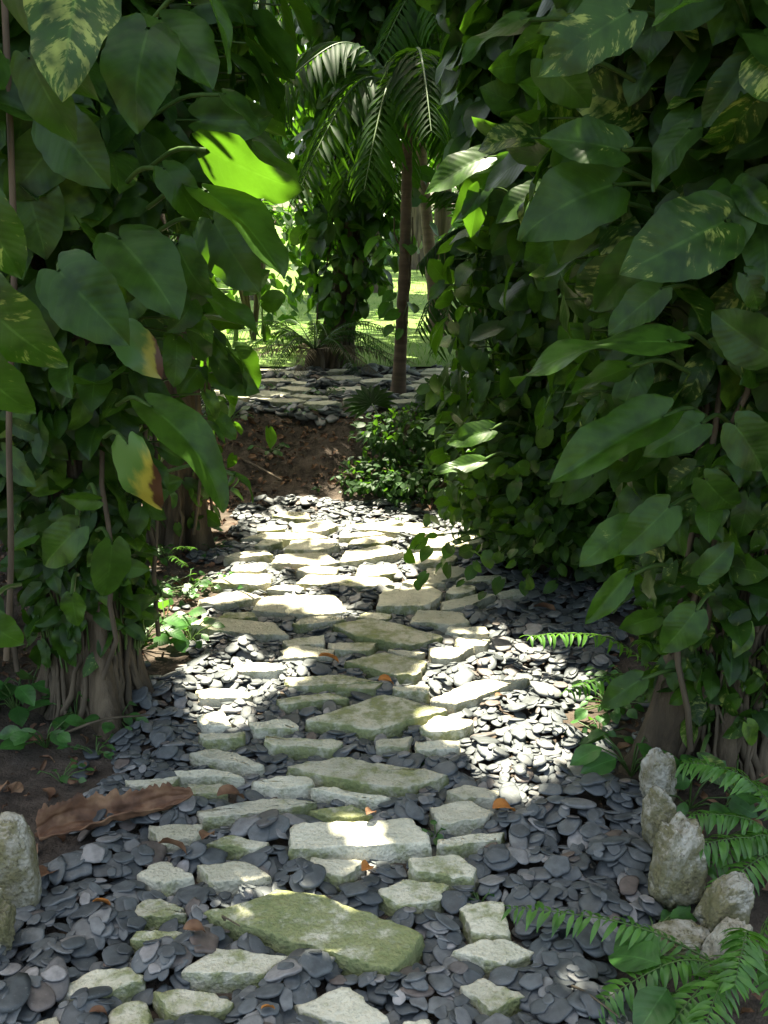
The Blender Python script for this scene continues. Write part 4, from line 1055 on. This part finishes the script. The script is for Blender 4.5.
# fan palm leaves on the bank
fb = gnd(392, 452, .25); ft = thing('fan_palm', 'low fan palm on the earth bank with one pale sunlit pleated leaf', 'fan palm', fb)
def fan(parent, base, hub, R0, face, nseg, spread, seed):
    r = np.random.default_rng(seed); hub = np.array(hub, float); base = np.array(base, float)
    face = unit(np.array(face, float)); e1 = unit(np.cross(face, [.1, .3, 1])); e2 = np.cross(face, e1)
    out = unit(hub - base); ax = out - face * (out @ face); ax = unit(ax); ay = np.cross(face, ax)
    b = MB(); b.tube(curve([base, (base + hub) / 2 + [0, 0, .03], hub], 10), .006, 5, 1)
    al = np.linspace(-spread, spread, nseg)
    d = np.cos(al)[:, None] * ax + np.sin(al)[:, None] * ay - np.array([0, 0, .12])
    nr = np.tile(face, (nseg, 1)) + r.normal(0, .1, (nseg, 3))
    T = leaf_tmpl(6, 3, ([0, .2, .55, .75, 1], [.01, .06, .10, .07, .003]), .55, .35, 0, 0, 0, 1)
    b.inst(T, np.tile(hub, (nseg, 1)), d, nr, R0 * r.uniform(.9, 1.05, nseg) * (1 - .25 * (al / spread) ** 2), 0, np.full(nseg, .6), None, np.full(nseg, 1.1))
    return b.build('fan_leaf', [M['palm'], M['stalk']], parent)
fan(ft, fb, at(372, 404, 6.05), .21, (0, -.75, .8), 15, 1.9, 1)
fan(ft, fb, at(440, 412, 6.1), .22, (.1, -.3, 1), 15, 2.0, 2)
fan(ft, fb, at(415, 440, 5.95), .2, (.1, -.6, 1), 13, 2.0, 3)

# ------------------------------------------------------------------ shrubs, ground plants, ferns
def shrub(name, label, base, rad, n, size, seed, mat='shrub', group=None, tm=None, kill=True, cat='shrub'):
    r = np.random.default_rng(seed); base = np.array(base, float)
    t = thing(name, label, cat, base, group)
    b = MB(); tips = []
    ns = 7
    for i in range(ns):
        a = r.uniform(0, 6.28); e = base + np.array([math.cos(a) * rad[0] * .7, math.sin(a) * rad[1] * .7, rad[2] * r.uniform(.5, .95)])
        b.tube(curve([base - [0, 0, .02], base * .5 + e * .5 + [0, 0, rad[2] * .15], e], 10), np.linspace(.012, .004, 10) * max(1, rad[2]), 5); tips.append(e)
    b.build('stem', M['root'], t)
    q = unit(r.normal(0, 1, (n, 3))) * (r.uniform(.15, 1, (n, 1)) ** .4)
    lump = 1 + .25 * np.sin(q[:, 0] * 6 + seed) * np.cos(q[:, 1] * 5 + q[:, 2] * 7)
    P = base + np.array([0, 0, rad[2] * .52]) + q * np.array([rad[0], rad[1], rad[2] * .52]) * lump[:, None]
    P[:, 2] = np.maximum(P[:, 2], H(P[:, 0], P[:, 1]) + .02)
    if kill:
        m = ~blocked(P, size); P, q = P[m], q[m]
    n = len(P)
    tip = unit(q * .8 + r.normal(0, .45, (n, 3)) + [0, 0, -.2]); nr = unit(q * .5 + [0, -.2, .75] + r.normal(0, .35, (n, 3)))
    T = tm or CT; typ = r.integers(0, len(T), n); f = MB(); sz = size * r.uniform(.6, 1.25, n); tt = np.clip(r.normal(.45, .25, n), 0, 1)
    for k in range(len(T)):
        s = typ == k; f.inst(T[k], P[s], tip[s], nr[s], sz[s], 0, tt[s], np.full(s.sum(), .2))
    f.build('foliage', M[mat], t)
    return t
for i, (px, py, z, rad, n, sz, lab) in enumerate([
    (430, 497, .05, (.42, .26, .22), 1100, .045, 'dark low bush on the right half of the earth bank, nearest the path'),
    (372, 490, .05, (.32, .24, .16), 650, .04, 'small dark bush at the foot of the bank left of centre'),
    (478, 470, .1, (.34, .28, .34), 900, .055, 'taller dark bush against the right hand vine at the bank'),
    (400, 455, .25, (.26, .2, .26), 600, .05, 'bush on the middle of the bank under the fan palm'),
    (455, 420, .36, (.28, .22, .26), 500, .06, 'grassy dark bush on top of the bank beside the palm trunk')]):
    shrub('low_bush', lab, gnd(px, py, z), rad, n, sz, 60 + i, group='bushes on the earth bank')
for i, (x, y, rad, n, sz, lab) in enumerate([
    (-1.9, 3.4, (.6, .6, 2.0), 1000, .2, 'deep shade shrub left of the near left tree'), (-2.2, 5.2, (.8, .7, 2.8), 1300, .2, 'tall dark shrub behind the left hand trees'),
    (-1.75, 6.9, (.75, .6, 2.9), 1300, .18, 'leafy dark shrub left of the crossing path'), (-3.0, 8.6, (1.2, .9, 3.4), 1600, .2, 'large shrub beyond the crossing path on the far left'),
    (1.95, 3.5, (.6, .6, 2.0), 1000, .2, 'deep shade shrub right of the near right tree'), (2.0, 5.3, (.8, .7, 2.8), 1300, .2, 'tall dark shrub behind the right hand trees'),
    (1.75, 6.9, (.65, .6, 2.9), 1300, .18, 'leafy dark shrub right of the crossing path'), (2.9, 8.8, (1.2, .9, 3.4), 1600, .2, 'large shrub beyond the crossing path on the far right'),
    (-1.35, 10.4, (.75, .5, 1.9), 750, .16, 'loose leafy shrub at the near edge of the lawn, left of the leaning tree'), (1.25, 11.0, (.65, .5, 2.0), 750, .16, 'loose leafy shrub at the near edge of the lawn, right of the slender palm')]):
    shrub('understorey_shrub', lab, (x, y, float(H(x, y))), rad, n, sz, 80 + i, group='shrubs in the shade beside the path')

for i, ((x, y, rad, n), lab) in enumerate(zip(BANK_AT, ['low mound of small round leaves spilling onto the sunny right edge of the far path',
        'mound of small round leaves between the near right tree and the path pebbles', 'taller mound of small leaves around the foot of the second right tree'])):
    shrub('leafy_mound', lab, (x, y, float(H(x, y))), rad, n, .08, 70 + i, 'vine_small', 'leafy mounds on the right of the far path', VTS, cat='ground cover')

def ground_plant(label, px, py, z, n, L, seed, spread=.07, group=None, name='ground_plant', mat='ground_leaf', upr=.35):
    r = np.random.default_rng(seed); g = gnd(px, py, z)
    g[2] = float(H(g[0], g[1]))
    t = thing(name, label, 'plant', g, group)
    a = r.uniform(0, 6.28, n); l = spread * np.sqrt(r.random(n)) * 1.3
    P = g + np.stack([np.cos(a) * l, np.sin(a) * l, r.uniform(.3, 1, n) * L * 1.0], -1)
    s = MB()
    for p in P: s.tube(np.array([g + [0, 0, -.01], (g + p) / 2 + [0, 0, L * .15], p]), .002 + L * .008, 4, 0)
    s.build('stem', M['stalk'], t)
    d = np.stack([np.cos(a), np.sin(a), r.normal(-.1, .3, n)], -1); nr = unit(np.stack([np.cos(a) * .3, np.sin(a) * .3 - .35, np.ones(n)], -1) + r.normal(0, .25, (n, 3)))
    f = MB(); k = r.integers(0, 2, n)
    for q in (0, 1): f.inst(GT[q], P[k == q], d[k == q], nr[k == q], L * r.uniform(.6, 1.2, (k == q).sum()), 0, np.clip(r.normal(.55, .25, (k == q).sum()), 0, 1), np.full((k == q).sum(), .15))
    f.build('foliage', M[mat], t); return t
gl = 'leafy ground plants along the left edge of the path'
for i, (px, py, n, L, sp, lab) in enumerate([
    (140, 640, 16, .11, .10, 'sunlit large leaved plant beside the flared left tree base'), (165, 622, 14, .085, .09, 'bright plant just behind the one at the left tree base'), (190, 632, 12, .06, .07, 'small leaved plant at the edge of the pebbles, left'),
    (150, 590, 26, .05, .14, 'clump of small round leaves left of the path, bright on top'), (188, 585, 26, .045, .13, 'clump of small round leaves spilling to the path edge'), (222, 580, 16, .04, .09, 'tiny tuft of round leaves touching the far left pebbles'),
    (135, 560, 22, .055, .12, 'clump of round leaves half hidden behind the left tree'), (210, 545, 12, .045, .08, 'sparse seedling on bare soil left of the far path'), (190, 530, 14, .06, .1, 'low dark plant under the second left tree'),
    (255, 440, 14, .06, .1, 'small bright plant on the bank at the left'), (232, 470, 16, .07, .1, 'leafy plant at the left foot of the bank'),
    (300, 462, 14, .05, .1, 'low dark plant halfway up the bank'), (272, 478, 12, .045, .09, 'small creeping plant at the foot of the bank by the stick'), (325, 445, 14, .055, .1, 'creeping plant on the bank left of the fan palm'), (290, 425, 12, .05, .09, 'sprig near the top of the bank')]):
    ground_plant(lab, px, py, .03, n, L, 100 + i, sp, gl)
gl = 'seedlings on the soil in front of the left tree'
for i, (px, py, n, L, lab) in enumerate([(75, 708, 8, .065, 'tallest seedling in front of the left tree base'), (45, 735, 7, .05, 'seedling with pale leaves left of the tallest one'), (118, 712, 6, .035, 'tiny sprout right at the foot of the left tree'),
    (15, 700, 7, .07, 'seedling at the left edge above the bare soil'), (30, 690, 6, .05, 'seedling behind the one at the left edge'), (95, 742, 5, .025, 'low sprout on the bare soil nearest the pebbles'), (60, 768, 5, .02, 'tiny green sprig on the soil behind the tall left rock')]):
    ground_plant(lab, px, py, .04, n + 3, L * 1.5, 130 + i, .06, gl, 'seedling')
gl = 'green plants around the right tree base'
for i, (px, py, n, L, sp, lab) in enumerate([(612, 700, 22, .05, .1, 'fine leaved plant left of the right tree base'), (628, 680, 20, .05, .1, 'fine leaved plant under the bright fern'), (600, 728, 14, .04, .07, 'low sprig touching the sunny pebbles on the right'),
    (632, 765, 9, .11, .08, 'broad leaved plant behind the farthest upright rock'), (690, 800, 8, .08, .08, 'plant in the shade between the right tree and the rocks'), (672, 1015, 7, .13, .05, 'ivy like plant with one broad yellow splashed leaf in the bottom right corner'),
    (655, 925, 7, .06, .05, 'small dark plant in the gap between two right hand rocks'), (735, 800, 10, .09, .1, 'dark plant at the foot of the right tree')]):
    ground_plant(lab, px, py, .03, n, L, 150 + i, sp, gl)
gl = 'tufts growing between the path stones'
for i, (px, py, lab) in enumerate([(418, 752, 'green tuft before the pair of pale blocks'), (436, 822, 'small green sprout left of the bumpy white slab'), (377, 545, 'sprig among the far slabs'), (480, 888, 'tiny leaf by the kite shaped slab'), (568, 968, 'little sprout in dark pebbles under the fern'),
    (410, 530, 'bright sprig at the sunny right edge of the far path'), (430, 548, 'creeping sprig below the right hand vine'), (318, 490, 'sprig at the foot of the bank'), (345, 492, 'leafy sprig at the foot of the bank beside the bush'), (392, 515, 'single upright blade at the end of the path')]):
    ground_plant(lab, px, py, .05, 6, .03, 170 + i, .02, gl, 'path_sprout')

def fern(label, base, tips, plen, npin, seed, group=None):
    t = thing('fern', label, 'fern', base, group)
    for i, (tip, arch) in enumerate(tips):
        frond(t, np.array(base) + [0, 0, .01], tip, arch, npin, plen, 'fern', seed + i, .25, .003, wid=1.9, sweep=.25, endfade=.9, jit=.16)
    return t
FB = gnd(745, 985, .03)
fern('near fern in the bottom right corner, one long frond reaching left across the pebbles', FB,
     [(at(510, 908, 1.86), .05), (at(590, 1010, 1.62), .08), (at(800, 930, 1.7), .12), (at(700, 1040, 1.45), .10), (at(790, 1030, 1.5), .10), (at(648, 1060, 1.5), .08), (at(735, 985, 1.5), .12)], .06, 27, 300, 'ferns on the right')
FB2 = gnd(800, 870, .03)
fern('fern behind the right hand rocks, arching frond pointing up and left', FB2,
     [(at(684, 763, 2.2), .10), (at(690, 815, 2.1), .06), (at(700, 845, 2.0), .05), (at(820, 760, 2.2), .12), (at(720, 890, 1.9), .06), (at(740, 780, 2.4), .08), (at(705, 870, 2.0), .09)], .066, 24, 320, 'ferns on the right')
FB3 = gnd(672, 690, .03)
fern('bright yellow green fern frond arching over the path from the foot of the right tree', FB3,
     [(at(530, 636, 2.85), .09), (at(570, 690, 2.75), .05), (at(640, 640, 2.75), .06)], .062, 22, 340, 'ferns on the right')
FB4 = gnd(165, 560, .03)
fern('tiny fern in the shade left of the far path', FB4, [(at(195, 548, 3.9), .03), (at(150, 545, 3.95), .03), (at(185, 565, 3.8), .02)], .03, 16, 350)

# ------------------------------------------------------------------ hanging root at the left edge
b = MB(); b.tube(curve([at(6, 660, 2.5), at(11, 560, 2.5), at(9, 420, 2.5), at(14, 250, 2.5), at(2, -60, 2.5)], 30), .008, 7)
tag(b.build('hanging_root', M['root'], origin=at(6, 660, 2.5)), 'thin dark straight root hanging down at the far left edge', 'aerial root')

# vine on the slender palm
vine('climbing_vine', 'young sunlit vine climbing the slender palm trunk', p1b, [p1b, p1b * .5 + p1t * .5, p1t], [(0, .06), (.6, .12), (1.2, .22), (2.5, .15)], 45, (.85, 1.6), [(.4, .10), (1.5, .15)], 21, (),
     tmpl='lo', stems=2, trunk_r=.04, mat='ground_leaf', var=.1)

# ------------------------------------------------------------------ trees on and beyond the lawn
def lawn_tree(label, x, y, r0, h, crad, n, size, seed, lean=0.0, group='trees on the lawn', name='lawn_tree', lo=None, cl=14, mat='bg'):
    z = float(H(x, y)); t = thing(name, label, 'tree', (x, y, z), group)
    ax = [(x, y, z - .05), (x + lean * .3, y, z + h * .35), (x + lean, y, z + h * .8)]
    b = MB(); V, Fq, UV = trunk_mesh([np.array(a) for a in ax], r0, r0 * .6, (2, 3, 5, 7), r0 * .6, 40, 18, seed); b.add(V, Fq, 0, UV)
    o, cc = crown((x + lean, y, z + h), crad, n, size, cl, seed, mat, parent=t, kill=False, own_limit=False)
    limbs(b, ax[-1], cc, r0 * .3, 5); b.build('trunk', M['bark'], t)
    return t
lawn_tree('thin bare lawn tree trunk seen just left of the slender palm', *at(375, 292, 17.5)[:2], .12, 5.5, (2.4, 2.4, 1.2), 1500, .3, 201)
lawn_tree('dark straight lawn tree trunk just right of the slender palm', *at(441, 335, 11.6)[:2], .11, 5.2, (1.6, 1.4, 1.0), 1300, .25, 202)
lawn_tree('dark lawn tree trunk next to the right hand vines', *at(491, 290, 17)[:2], .14, 5.6, (2.4, 2.4, 1.2), 1500, .3, 203)
lawn_tree('leaning lawn tree behind the left hand leaves', *at(255, 300, 16)[:2], .14, 5.6, (2.2, 2.2, 1.2), 1500, .3, 204, .5)
lawn_tree('distant lawn tree in the middle of the gap', *at(415, 262, 26)[:2], .2, 7, (3, 3, 1.8), 1600, .4, 205)
k = 0
for x, y, h, rw, lab in [(-17, 36, 9, 5, 'broad sunlit background tree at the far left of the lawn'), (-9, 33, 9.5, 4.4, 'tall sunlit background tree left of the gap'), (-2.5, 36, 9, 4.2, 'sunlit background tree straight behind the palm'), (4, 34, 9.5, 4.2, 'background tree right of the palm'),
                    (10, 36, 9, 4.6, 'broad background tree behind the right hand vines'), (18, 34, 10, 5, 'background tree at the far right of the lawn'), (-6, 44, 13, 5, 'tallest background tree behind the gap'), (1.5, 47, 12, 5, 'high background tree farther behind the palm'), (-13, 46, 10, 5, 'rearmost background tree at the left'), (9, 48, 13, 6, 'rearmost background tree at the right')]:
    lawn_tree(lab, x, y, .3, h * .68, (rw, rw * .8, h * .42), 3400, .52, 220 + k, group='trees beyond the lawn', name='background_tree', cl=22); k += 1
for i, (x, y, rad, lab) in enumerate([(-5, 28, (2.6, 1.4, 2.6), 'bright hedge like bush at the far edge of the lawn, left'), (-.5, 29, (2.6, 1.4, 2.2), 'bright bush at the far edge of the lawn, middle'), (4.2, 28, (2.6, 1.4, 2.6), 'bright bush at the far edge of the lawn, right')]):
    shrub('lawn_bush', lab, (x, y, float(H(x, y))), rad, 1500, .3, 260 + i, 'bg', 'bushes at the far edge of the lawn', kill=False)
# trees just outside the frame whose crowns close the roof over the path
for lab, x, y, cr in [('tree at the left outside the frame whose crown shades the path', -2.6, 3.2, [((-1.6, 3.3, 4.6), (1.4, 1.6, .8), 4200, .16, 12)]),
                      ('tree at the right outside the frame whose crown shades the path', 2.6, 3.0, [((1.5, 3.0, 4.6), (1.6, 1.6, .8), 4200, .16, 12), ((0.1, 4.3, 5.6), (1.7, 1.8, .7), 5200, .17, 14)])]:
    bb = np.array([x, y, float(H(x, y))])
    t = thing('shade_tree', lab, 'tree', bb); b = MB()
    ax = [bb - [0, 0, .05], bb + [0, 0, 1.5], bb + [-.15 * np.sign(x), .1, 3.8]]
    V, Fq, UV = trunk_mesh(ax, .14, .1, (3, 5, 7, 9), .08, 40, 20, 9); b.add(V, Fq, 0, UV)
    for i, (c, rad, n, size, cl) in enumerate(cr):
        o, cc = crown(c, rad, n, size, cl, int(900 + x * 10 + i), parent=t); limbs(b, ax[-1], cc, .06)
    b.build('trunk', M['bark'], t)

# ------------------------------------------------------------------ light, camera
w = bpy.data.worlds.new('World'); bpy.context.scene.world = w; w.use_nodes = True
nt = w.node_tree; bg = nt.nodes['Background']
sky = nt.nodes.new('ShaderNodeTexSky'); sky.sky_type = 'NISHITA'; sky.sun_disc = False
sky.sun_elevation = SUN_EL; sky.sun_rotation = math.radians(345)
nt.links.new(sky.outputs[0], bg.inputs[0]); bg.inputs[1].default_value = 0.11; sky.air_density = .8; sky.dust_density = 3.5; sky.ozone_density = .2
sl = bpy.data.lights.new('sun', 'SUN'); sl.energy = 5.0; sl.angle = math.radians(.5); sl.color = (1, .97, .92)
so = bpy.data.objects.new('sun', sl); C.objects.link(so); so.rotation_euler = Vector(S).to_track_quat('Z', 'Y').to_euler(); so.location = (0, 0, 20)
cam = bpy.data.cameras.new('camera'); co = bpy.data.objects.new('camera', cam); C.objects.link(co)
co.location = CAM; co.rotation_euler = (math.radians(90) - PITCH, 0, 0)
cam.sensor_fit = 'VERTICAL'; cam.sensor_height = 36; cam.lens = 36 * F / 1024; cam.clip_start = .05; cam.clip_end = 1000
sc = bpy.context.scene; sc.camera = co
sc.render.engine = 'CYCLES'
vs = sc.view_settings; vs.view_transform = 'Standard'; vs.look = 'None'; vs.exposure = 2.6; vs.gamma = 1
vs.use_white_balance = True; vs.white_balance_temperature = 7700; vs.white_balance_tint = 1
cy = sc.cycles; cy.max_bounces = 7; cy.diffuse_bounces = 4; cy.glossy_bounces = 2; cy.transmission_bounces = 5; cy.transparent_max_bounces = 4
cy.use_denoising = True; cy.denoiser = 'OPENIMAGEDENOISE'
cy.caustics_reflective = False; cy.caustics_refractive = False; cy.sample_clamp_indirect = 4
